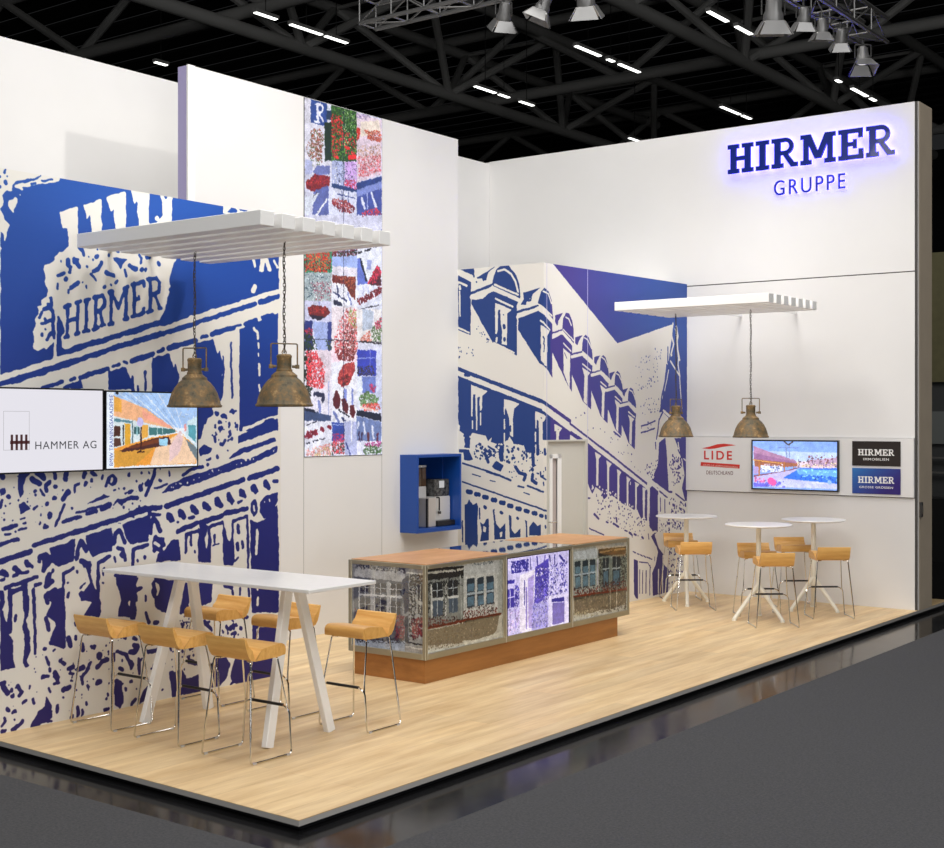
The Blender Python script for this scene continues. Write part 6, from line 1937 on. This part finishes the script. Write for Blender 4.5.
# ------------------------------------------------------------------ tables
t = thing('high_table', 'long white high table on splayed legs by the left mural', 'table', (-1.99, 1.40, 0))
MB().box((-1.115, -0.345, 1.097), (1.055, 0.345, 1.122)).build('tabletop', M_TOP, t, bevel=0.003, seg=1)
MB().box((-0.78, -0.10, 1.075), (0.72, -0.06, 1.10)).box((-0.78, 0.06, 1.075), (0.72, 0.10, 1.10)).build('under_frame', M_WHITEM, t)
for x, xt in ((-0.655, -0.55), (0.635, 0.57)):
    for s_ in (-1, 1):
        MB().bar((x, s_ * 0.315, 0.0), (xt, s_ * 0.05, 1.097), 0.075, 0.05, (1, 0, 0)).build('leg', M_WHITEM, t, bevel=0.004, seg=1)

def round_table(loc, label, rot):
    t = thing('bistro_table', label, 'table', loc, rot, 'round white bistro tables')
    MB().lathe([(0, 1.062), (0.33, 1.062), (0.372, 1.070), (0.378, 1.078), (0.372, 1.086), (0, 1.086)], 48, cap=False).build('tabletop', M_TOP, t, True)
    MB().lathe([(0, 0.30), (0.028, 0.30), (0.028, 1.05), (0, 1.05)], 20, cap=False).build('column', M_CREAM, t, True)
    MB().lathe([(0, 1.045), (0.05, 1.045), (0.05, 1.062), (0, 1.062)], 20, cap=False).build('mounting_plate', M_BLACKR, t, True)
    for k in range(3):
        a = k * 2 * PI / 3
        MB().tube([(0.0, 0.0, 0.40), (0.31 * math.cos(a), 0.31 * math.sin(a), 0.015)], [0.026, 0.022], 10).lathe([(0, 0), (0.026, 0), (0.026, 0.02), (0, 0.02)], 12, (0.308 * math.cos(a), 0.308 * math.sin(a), 0)).build('leg', M_CREAM, t, True)
    return t
rt = round_table((-2.52, 9.45, 0), 'round white bistro table nearest the right mural', math.radians(-60))
dup(rt, (-1.21, 8.70, 0), math.radians(-127), 'round white bistro table standing nearest the camera of the three', 'round white bistro tables')
dup(rt, (-1.01, 9.80, 0), math.radians(-125), 'round white bistro table standing furthest right below the pool screen', 'round white bistro tables')

# ------------------------------------------------------------------ bar stools
def make_stool(loc, rz, label, group):
    t = thing('bar_stool', label, 'stool', loc, rz, group)
    P = [(-0.190, 0.822), (-0.178, 0.817), (-0.165, 0.787), (-0.148, 0.759), (-0.122, 0.740), (-0.09, 0.662), (-0.03, 0.738), (0.05, 0.748), (0.12, 0.755), (0.155, 0.753), (0.175, 0.743), (0.186, 0.727), (0.188, 0.700), (0.184, 0.676),
         (0.12, 0.667), (0.0, 0.664), (-0.10, 0.664), (-0.135, 0.674), (-0.160, 0.706), (-0.180, 0.760), (-0.193, 0.809)]
    sm = MB(); hw = 0.188
    n = len(P)
    vs = [(x, y, z) for x in (-hw, hw) for (y, z) in P]
    fs = [(i, (i + 1) % n, n + (i + 1) % n, n + i) for i in range(n)]
    # side faces as strips between the upper and the lower outline
    top = list(range(0, 14)); low = [20, 19, 18, 18, 17, 16, 15, 15, 15, 14, 14, 14, 13, 13]
    for o_ in (0, n):
        for q in range(13):
            f_ = [top[q], top[q + 1], low[q + 1], low[q]]; u_ = []
            for v_ in f_:
                if v_ not in u_: u_.append(v_)
            if len(u_) > 2: fs.append(tuple(v_ + o_ for v_ in u_))
    sm.add(vs, fs); so = sm.build('seat', M_SEAT, t, True)
    for p in so.data.polygons: p.use_smooth = abs(p.normal.x) < 0.5
    r = 0.0068; fr = MB()
    for sx in (-1, 1):
        fr.tube(fillet([(sx * 0.13, -0.11, 0.662), (sx * 0.175, -0.125, 0.662), (sx * 0.235, -0.185, r), (sx * 0.235, 0.195, r), (sx * 0.215, 0.195, 0.29), (sx * 0.165, 0.195, 0.325), (0, 0.195, 0.325)], 0.03), r, 8)
        fr.tube(fillet([(sx * 0.13, 0.11, 0.662), (sx * 0.17, 0.125, 0.662), (sx * 0.198, 0.183, 0.34), (sx * 0.206, 0.190, 0.29)], 0.02), r * 0.9, 8)
        fr.tube([(sx * 0.13, -0.11, 0.662), (sx * 0.13, 0.11, 0.662)], r * 0.9, 8)
    fr.build('frame', M_CHROME, t, True)
    MB().tube([(-0.155, 0.195, 0.325), (0.155, 0.195, 0.325)], 0.0105, 10).build('footrest', M_BLACKR, t, True)
    for sx in (-1, 1):
        for y in (-0.15, 0.16): MB().box((sx * 0.235 - 0.009, y - 0.014, 0.0), (sx * 0.235 + 0.009, y + 0.014, 0.012)).build('glide', mat('clear_glide', (0.5, 0.48, 0.45), 0.3), t)
    return t
G1 = 'wooden bar stools around the long high table'; G2 = 'wooden bar stools at the round tables'
st = make_stool((-2.83, 0.92, 0), 0, 'honey wood bar stool on chrome frame, leftmost at the near side of the long table', G1)
for x, y, rz, lb in ((-2.08, 0.90, 0, 'honey wood bar stool, middle of three on the near side of the long table'),
                     (-1.33, 0.86, 0, 'honey wood bar stool, right of three on the near side of the long table'),
                     (-2.84, 1.99, PI, 'honey wood bar stool, leftmost on the mural side of the long table'),
                     (-2.08, 2.00, PI, 'honey wood bar stool between white table legs on the far side of the long table'),
                     (-1.31, 2.00, PI, 'honey wood bar stool at the right end of the long table, before the counter')):
    dup(st, (x, y, 0), rz, lb, G1)
AF = math.radians(38.5)
for x, y, rz, lb in ((-2.21, 9.04, AF, 'honey wood bar stool in front of the round table by the mural'),
                     (-2.77, 9.77, AF + PI, 'honey wood bar stool behind the round table, close to the mural'),
                     (-0.88, 8.37, AF, 'honey wood bar stool standing nearest the floor edge, front of the middle table'),
                     (-1.40, 9.06, AF + PI, 'honey wood bar stool behind the column of the middle round table'),
                     (-0.64, 9.37, AF, 'honey wood bar stool furthest right, at the right-hand round table'),
                     (-1.38, 10.05, AF + PI, 'honey wood bar stool against the white wall, under the pool screen')):
    dup(st, (x, y, 0), rz, lb, G2)

# ------------------------------------------------------------------ display counter
CX0, CX1, CY0, CY1, CZ0, CZ1 = -2.755, -1.87, 3.47, 6.93, 0.205, 1.02
t = thing('display_counter', 'long counter with picture panels, screen and brown top on a wooden plinth', 'counter', (CX0, CY0, 0))
LX, LY = CX1 - CX0, CY1 - CY0
Y1, Y2 = 4.655 - CY0, 5.80 - CY0
MB().box((0.04, 0.03, 0), (LX - 0.03, LY - 0.20, CZ0)).build('plinth', M_PLINTH, t)
MB().box((0.05, 0.05, CZ0), (LX - 0.04, LY - 0.03, CZ1 - 0.03)).build('carcass', mat('dark_carcass', (0.03, 0.03, 0.03), 0.6), t)
fr = MB(); e = 0.035
for y in (0.0, LY - e):                                         # end frames
    fr.box((0, y, CZ0), (e, y + e, CZ1)).box((LX - e, y, CZ0), (LX, y + e, CZ1)).box((e, y, CZ0), (LX - e, y + e, CZ0 + e + 0.02)).box((e, y, CZ1 - e), (LX - e, y + e, CZ1))
for x in (0.0, LX - e): fr.box((x, e, CZ0), (x + e, LY - e, CZ0 + e + 0.02)).box((x, e, CZ1 - e), (x + e, LY - e, CZ1))
for y in (Y1, Y2): fr.box((LX - e, y - 0.025, CZ0 + e), (LX - 0.001, y + 0.025, CZ1 - 0.01))
fr.build('frame', M_ALU, t, bevel=0.003, seg=1)
pm = MB()
for y in (Y1 + 0.012, Y2 + 0.008): pm.box((LX - 0.001, y - 0.005, CZ0), (LX + 0.002, y + 0.005, CZ1 - 0.02))
pm.build('panel_joint', mat('pale_joint', srgb(196, 190, 176), 0.4), t)
def front(name, y0, y1, art, bg, emit=0, mirror=0.24):
    wdt = y1 - y0; A = draw(art, wdt, 0.74, 420, bg, (CY0 + y0, 0.26))
    o = MB().box((LX - 0.05, y0, 0.26), (LX - 0.012, y1, 0.985)).build(name, print_mat('print_' + name, blur(photo_grain(A, 15, 1.0, 0.06, 1.45), 0.6), 0.35, emit=emit, mirror=mirror), t)
    panel_uv(o, lambda c: ((c.y - y0) / wdt, (c.z - 0.26) / 0.74)); return o
o = front('picture_panel', 0.035, Y1 - 0.025, ART_FRONT_NEAR, (184, 184, 176)); o['label'] = 'window facade picture, near front'
o = front('front_screen', Y1 + 0.03, Y2 - 0.03, ART_FRONT_SCREEN, (220, 212, 244), 1.05, 0.08); o['label'] = 'violet facade picture on a lit screen'
o = front('picture_panel', Y2 + 0.025, LY - 0.035, ART_FRONT_FAR, (184, 184, 176)); o['label'] = 'window facade picture, far front'
MB().box((LX - 0.012, Y1 + 0.025, 0.24), (LX - 0.008, Y1 + 0.045, 1.0)).box((LX - 0.012, Y2 - 0.045, 0.24), (LX - 0.008, Y2 - 0.025, 1.0)).box((LX - 0.012, Y1 + 0.045, 0.975), (LX - 0.008, Y2 - 0.045, 1.0)).build('screen_bezel', M_BLACK, t)
Ae = draw(ART_END, LX, 0.76, 420, (168, 172, 176), (CX0, 0.25))
o = MB().box((0.035, 0.012, 0.25), (LX - 0.035, 0.05, 0.99)).build('picture_panel', print_mat('print_end_panel', blur(photo_grain(Ae, 16, 1.0, 0.06, 1.4), 0.6), 0.35, mirror=0.24), t)
o['label'] = 'window facade picture on the counter end'
panel_uv(o, lambda c: (c.x / LX, (c.z - 0.25) / 0.76))
MB().box((0.02, 0.02, CZ1), (LX - 0.012, Y1 + 0.06, CZ1 + 0.006)).build('counter_top', M_CTOP, t, label='brown top over the near cabinet')
MB().box((0.02, Y2 + 0.06, CZ1), (LX - 0.012, LY - 0.02, CZ1 + 0.006)).build('counter_top', M_CTOP, t, label='brown top over the far cabinet')
MB().box((0.02, Y1 + 0.06, CZ1 - 0.004), (LX - 0.006, Y2 + 0.06, CZ1 + 0.004)).build('glass_top', mat('mirror_glass', (0.62, 0.65, 0.66), 0.03, 1.0), t, label='mirror glass middle top')

# ------------------------------------------------------------------ coffee niche
t = thing('wall_niche', 'open blue box niche in the white slab holding a coffee machine', 'niche', (TX1, 6.25, 0.99))
NW, NH, ND, NF = 0.825, 0.885, 0.40, 0.25
n_ = MB(); k = 0.03
n_.box((-ND, 0.025, 0.035), (-ND + 0.02, NW - 0.03, NH - 0.03))
n_.box((-ND + 0.02, 0.025, 0.035), (0, 0.04, NH - 0.03)).box((-ND + 0.02, NW - 0.045, 0.035), (0, NW - 0.03, NH - 0.03)).box((-ND + 0.02, 0.04, 0.035), (0, NW - 0.045, 0.05)).box((-ND + 0.02, 0.04, NH - 0.045), (0, NW - 0.045, NH - 0.03))
n_.box((0, 0, 0), (NF, k, NH)).box((0, NW - k, 0), (NF, NW, NH)).box((0, k, 0), (NF, NW - k, 0.045)).box((0, k, NH - k), (NF, NW - k, NH))
n_.build('casing', M_BLUE, t)
NX, NZ = TX1, 0.99 + 0.05
m1 = thing('coffee_machine', 'silver coffee machine with black controls inside the blue niche', 'coffee machine', (NX + 0.02, 6.86, NZ))
MB().box((-0.18, -0.13, 0.06), (0.10, 0.17, 0.34)).build('body', mat('silver_plastic', (0.72, 0.71, 0.69), 0.25, 0.3), m1, bevel=0.008)
MB().box((-0.18, -0.12, 0.34), (0.09, 0.165, 0.54)).build('control_panel', mat('mottled_black_panel', (0.06, 0.06, 0.06), 0.2, vary=0.9, vscale=30), m1, bevel=0.008)
MB().box((0.09, -0.03, 0.44), (0.095, 0.06, 0.52)).build('display', mat('pale_display', (0.1, 0.1, 0.1), 0.3, emit=(0.7, 0.7, 0.72), strength=0.6), m1)
MB().box((-0.18, -0.15, 0.0), (0.16, 0.19, 0.06)).build('drip_tray', M_BLACK, m1, bevel=0.006)
MB().tube(fillet([(0.10, -0.09, 0.33), (0.14, -0.09, 0.33), (0.14, -0.09, 0.18)], 0.01), 0.009, 8).tube([(0.12, -0.06, 0.17), (0.12, -0.06, 0.14)], 0.02, 10).build('spout', M_BLACK, m1, True)
m2 = thing('milk_cooler', 'slim silver milk cooler standing left of the coffee machine', 'milk cooler', (NX + 0.04, 6.625, NZ))
MB().box((0.0, -0.10, 0), (0.12, 0.085, 0.33)).build('body', mat('champagne_metal', (0.56, 0.53, 0.5), 0.3, 0.4), m2, bevel=0.006)
MB().box((0.12, -0.105, 0), (0.135, -0.075, 0.33)).build('door_edge', M_BLACK, m2)
m3 = thing('cup_warmer', 'pale grey block behind the milk cooler in the niche', 'appliance', (NX - 0.07, 6.605, NZ))
MB().box((-0.10, -0.10, 0), (0.09, 0.10, 0.46)).build('body', mat('pale_metal', (0.6, 0.6, 0.6), 0.35, 0.2), m3, bevel=0.005)
for y, lb in ((6.59, 'left one of two brown bean canisters in the niche'), (6.675, 'right one of two brown bean canisters in the niche')):
    b = thing('bean_canister', lb, 'canister', (NX - 0.03, y, NZ + 0.46), 0, 'bean canisters in the niche')
    MB().box((-0.05, -0.04, 0), (0.04, 0.04, 0.22)).build('body', mat('dark_amber_glass', (0.09, 0.05, 0.03), 0.15), b, bevel=0.006)
    MB().box((-0.05, -0.042, 0.22), (0.042, 0.042, 0.245)).build('lid', M_STEEL, b, bevel=0.003)

# small lock on the end board
t = thing('wall_socket', 'small dark metal box on the beige end of the white wall', 'socket', (0.004, 10.575, 1.2))
MB().box((0, -0.028, -0.09), (0.03, 0.028, 0.09)).build('housing', M_DARKMETAL, t, bevel=0.003)
MB().box((0.03, -0.02, -0.05), (0.034, 0.02, 0.05)).build('cover', mat('grey_cover', (0.12, 0.11, 0.1), 0.4), t)

# ------------------------------------------------------------------ lighting truss and floodlights
def truss(p0, p1, label, s_=0.29):
    t = thing('lighting_truss', label, 'truss', p0, 0, 'lighting trusses above the stand')
    d = Vector(p1) - Vector(p0); Ln = d.length; d.normalize(); sd = Vector((0, 0, 1)).cross(d).normalized(); up = Vector((0, 0, 1))
    ch = MB(); cor = [(-s_ / 2, 0), (s_ / 2, 0), (-s_ / 2, s_), (s_ / 2, s_)]
    for a, b in cor: ch.tube([sd * a + up * b, sd * a + up * b + d * Ln], 0.025, 8)
    ch.build('chord', M_TRUSS, t, True)
    br = MB(); n = max(1, round(Ln / 0.5)); st_ = Ln / n
    for i in range(n):
        q0 = d * (i * st_); q1 = d * ((i + 1) * st_); f_ = i % 2
        for (a, b), (c, e_) in (((-s_ / 2, 0), (s_ / 2, 0)), ((-s_ / 2, s_), (s_ / 2, s_)), ((-s_ / 2, 0), (-s_ / 2, s_)), ((s_ / 2, 0), (s_ / 2, s_))):
            A = sd * a + up * b; B = sd * c + up * e_
            if f_: A, B = B, A
            br.tube([A + q0, B + q1], 0.010, 6); br.tube([A + q0, B + q0], 0.010, 6)
    br.build('bracing', M_TRUSS, t, True)
    return t
truss((-4.98, 6.28, 6.84), (-0.70, 6.28, 6.84), 'square aluminium truss running across behind the flower pictures')
truss((-0.42, 6.0, 6.76), (-0.42, 10.25, 6.76), 'square aluminium truss running towards the company sign')

def flood(loc, rz, tilt, label, cls='stage_floodlight', size=1.0, bright=False):
    t = thing(cls, label, 'floodlight', loc, rz, 'stage floodlights on the truss')
    M = Matrix.Translation((0, 0, -0.26 * size)) @ Matrix.Rotation(tilt, 4, 'X')
    def tr(b): b.v = [tuple(M @ (Vector(v) * size)) for v in b.v]; return b
    tr(MB().lathe([(0.0, 0.20), (0.06, 0.20), (0.085, 0.17), (0.09, 0.06), (0.11, 0.02), (0.115, -0.05), (0.10, -0.05), (0.0, -0.03)], 20, cap=False)).build('housing', mat('grey_lamp_housing', (0.16, 0.16, 0.16), 0.4, 0.5), t, True)
    tr(MB().lathe([(0.0, -0.034), (0.098, -0.054)], 20, cap=False)).build('lens', mat('lit_lens', (0.1, 0.1, 0.1), 0.3, emit=(1, 0.97, 0.92), strength=3.0 if bright else 0.8), t)
    for k in range(4):
        b = MB(); a = k * PI / 2; R = Matrix.Rotation(a, 4, 'Z')
        w0, w1, h_ = 0.10, 0.17, 0.15
        pts = [(-w0, 0.11, -0.05), (w0, 0.11, -0.05), (w1, 0.11 + 0.085, -0.05 - h_), (-w1, 0.11 + 0.085, -0.05 - h_)]
        pts2 = [(x, y + 0.004, z) for x, y, z in pts]
        b.add([tuple(R @ Vector(p)) for p in pts + pts2], [(0, 1, 2, 3), (7, 6, 5, 4), (0, 4, 5, 1), (1, 5, 6, 2), (2, 6, 7, 3), (3, 7, 4, 0)])
        tr(b).build('barn_door', mat('bare_metal_flap', (0.24, 0.24, 0.24), 0.35, 0.6), t)
    yk = MB().tube(fillet([(0.125 * size, 0, -0.24 * size), (0.125 * size, 0, -0.03), (-0.125 * size, 0, -0.03), (-0.125 * size, 0, -0.24 * size)], 0.02), 0.009, 6).tube([(0, 0, -0.03), (0, 0, 0.04)], 0.015, 8)
    yk.build('yoke', M_DARKMETAL, t, True)
    return t
LB = 'floodlight with metal flaps, '
flood((-3.06, 6.30, 6.80), 0.9, math.radians(28), 'dim grey ' + LB + 'leftmost on the cross truss', size=0.72)
flood((-2.56, 6.30, 6.80), 2.0, math.radians(25), 'grey ' + LB + 'middle of the cross truss, one flap shining', size=0.72, bright=True)
flood((-2.02, 6.30, 6.80), 0.4, math.radians(22), 'wide grey ' + LB + 'right on the cross truss', size=0.85)
flood((-0.54, 7.60, 6.72), 0.6, math.radians(12), 'large pale ' + LB + 'largest at the top right of the picture', size=0.95, bright=True)
flood((-0.44, 8.15, 6.72), 0.7, math.radians(18), 'grey ' + LB + 'second from left on the receding truss', bright=True, size=0.62)
flood((-0.44, 8.65, 6.72), 0.7, math.radians(10), 'grey ' + LB + 'third from left on the receding truss', bright=True, size=0.6)
flood((-0.42, 9.15, 6.72), 0.5, math.radians(25), 'dim grey ' + LB + 'fourth from left on the receding truss', size=0.6)
flood((-0.46, 9.95, 6.72), 0.6, math.radians(-14), 'bright round ' + LB + 'last on the receding truss above the sign', bright=True, size=0.75)

# ------------------------------------------------------------------ the hall roof
M_ROOF = mat('dark_roof_deck', (0.018, 0.018, 0.018), 0.8)
dk = MB()
for i in range(46):
    y = 4 + i * 1.1
    dk.box((-45, y, 15.2), (45, y + 0.7, 15.3)); dk.box((-45, y + 0.7, 15.32), (45, y + 1.1, 15.36))
struct(dk.build('ceiling', M_ROOF), 'dark corrugated hall roof')
struct(MB().box((-45, 60, HF), (45, 60.3, 15.4)).build('wall_hall_back', mat('dark_hall_wall', (0.012, 0.012, 0.013), 0.8)), 'dark far wall of the hall')
struct(MB().box((-45.3, -14, HF), (-45, 60, 15.4)).build('wall_hall_left', mat('dark_hall_wall', (0.012, 0.012, 0.013), 0.8)), 'dark left wall of the hall')

# tubular roof girders: two tubes below, one above, zig-zag webs
def girder(x, y0, y1, label, z=12.4, h=2.2, wd=1.8, bay=6.5):
    t = thing('roof_girder', label, 'girder', (x, y0, z), 0, 'tubular roof girders')
    Lg = y1 - y0
    MB().tube([(0, 0, 0), (0, Lg, 0)], 0.18, 12).build('lower_chord', M_PIPE, t, True)
    for s_ in (-1, 1): MB().tube([(s_ * wd, 0, h), (s_ * wd, Lg, h)], 0.17, 10).build('upper_chord', M_PIPE, t, True)
    wb = MB(); n = int(Lg / bay)
    for i in range(n):
        for s_ in (-1, 1):
            wb.tube([(0, i * bay, 0), (s_ * wd, (i + 0.5) * bay, h)], 0.12, 8); wb.tube([(s_ * wd, (i + 0.5) * bay, h), (0, (i + 1) * bay, 0)], 0.12, 8)
        wb.tube([(-wd, (i + 0.5) * bay, h), (wd, (i + 0.5) * bay, h)], 0.06, 8)
    wb.build('web_tubes', M_PIPE, t, True)
    return t
def cross(y, x0, x1, label, z=12.7, h=2.2, bay=7.5):
    t = thing('cross_girder', label, 'girder', (x0, y, z), 0, 'cross girders under the roof')
    Lg = x1 - x0
    MB().tube([(0, 0, 0), (Lg, 0, 0)], 0.17, 10).build('lower_chord', M_PIPE, t, True)
    MB().tube([(0, 0, h), (Lg, 0, h)], 0.16, 10).build('upper_chord', M_PIPE, t, True)
    wb = MB(); n = int(Lg / bay)
    for i in range(n):
        wb.tube([(i * bay, 0, 0), ((i + 0.5) * bay, 0, h)], 0.12, 8); wb.tube([((i + 0.5) * bay, 0, h), ((i + 1) * bay, 0, 0)], 0.12, 8)
    wb.build('web_tubes', M_PIPE, t, True)
    return t
girder(-20.2, 8, 44, 'grey tubular roof girder above the left wall')
girder(-11.2, 10, 46, 'grey tubular roof girder over the middle of the picture')
girder(-2.6, 14, 50, 'grey tubular roof girder behind the company sign')
cross(18.5, -34, 2, 'nearest cross girder of dark tubes under the roof')
cross(30.0, -38, 6, 'cross girder of dark tubes half way down the hall')
cross(43.0, -40, 14, 'furthest cross girder of dark tubes down the hall')

# roof light strips in rows
M_STRIPL = mat('strip_tube_glow', (0.1, 0.1, 0.1), 0.5, emit=(1.0, 1.0, 0.96), strength=3)
first = None
def strip(x, y0, y1, label):
    t = thing('strip_light', label, 'light', (x, (y0 + y1) / 2, 12.0), 0, 'strip lights under the hall roof'); Ls = (y1 - y0) / 2
    MB().box((-0.07, -Ls - 0.04, 0.02), (0.07, Ls + 0.04, 0.10)).build('housing', M_PIPE, t)
    MB().box((-0.055, -Ls, 0.0), (0.055, Ls, 0.02)).build('tube', M_STRIPL, t)
    MB().tube([(0, 0, 0.1), (0, 0, 3.2)], 0.012, 5).build('suspension', M_DARKMETAL, t)
segs = {-18.0: [(17.1, 17.8), (18.3, 19.4), (19.55, 20.35), (25.9, 26.9), (27.1, 27.6), (28.2, 28.9), (34.8, 35.5)],
        -13.4: [(24.1, 25.3), (25.7, 26.0), (26.3, 27.4), (32.5, 33.8), (34.0, 34.6)],
        -9.3: [(23.5, 24.5), (25.0, 25.85), (31.5, 31.8), (32.7, 33.9), (34.2, 34.6)], -23.4: [(18.6, 19.0)]}
names = {-18.0: 'second row from the left', -13.4: 'row over the middle', -9.3: 'row behind the sign', -23.4: 'row above the left wall'}
ordw = ['nearest', 'second', 'third', 'fourth', 'fifth', 'sixth', 'furthest']
for x, L_ in segs.items():
    for i, (a, b) in enumerate(L_):
        w_ = ordw[i] if i < len(L_) - 1 or len(L_) == 1 else 'furthest'
        strip(x, a, b, 'glowing white roof strip light, %s of the %s' % (w_, names[x]))

# ------------------------------------------------------------------ neighbouring stands glimpsed at the right edge
t = thing('neighbour_booth', 'olive and grey booth front beyond the right end of the stand', 'booth', (-1.25, 17.5, HF))
MB().box((-0.9, 0, 3.0), (3.5, 0.2, 5.2)).build('fascia', mat('olive_panel', srgb(92, 88, 58), 0.7, vary=0.1), t)
MB().box((-0.9, 0.1, 0), (3.5, 0.3, 3.0)).build('back_panel', mat('dark_grey_panel', (0.03, 0.032, 0.032), 0.6), t)
MB().box((-0.9, 0.02, 1.95), (3.5, 0.1, 2.5)).build('grey_band', mat('mid_grey_panel', (0.12, 0.13, 0.125), 0.5), t)
MB().box((-0.9, -0.5, 0), (3.5, 0.02, 1.05)).build('counter', mat('black_counter', (0.012, 0.012, 0.012), 0.3), t)
MB().box((-0.9, -0.06, 1.70), (3.5, 0.0, 1.73)).box((-0.9, -0.06, 1.45), (3.5, 0.0, 1.48)).build('shelf_rail', M_STEEL, t)
t = thing('leaning_pole', 'thin steel pole leaning behind the end of the white wall', 'pole', (0.30, 14.0, HF))
MB().tube([(0.25, 0, 0), (-0.05, 0.1, 1.7)], 0.012, 8).build('rod', M_STEEL, t, True)
MB().lathe([(0, 0), (0.03, 0), (0.03, 0.03), (0, 0.03)], 10, (0.25, 0, 0)).build('foot', M_BLACKR, t, True)
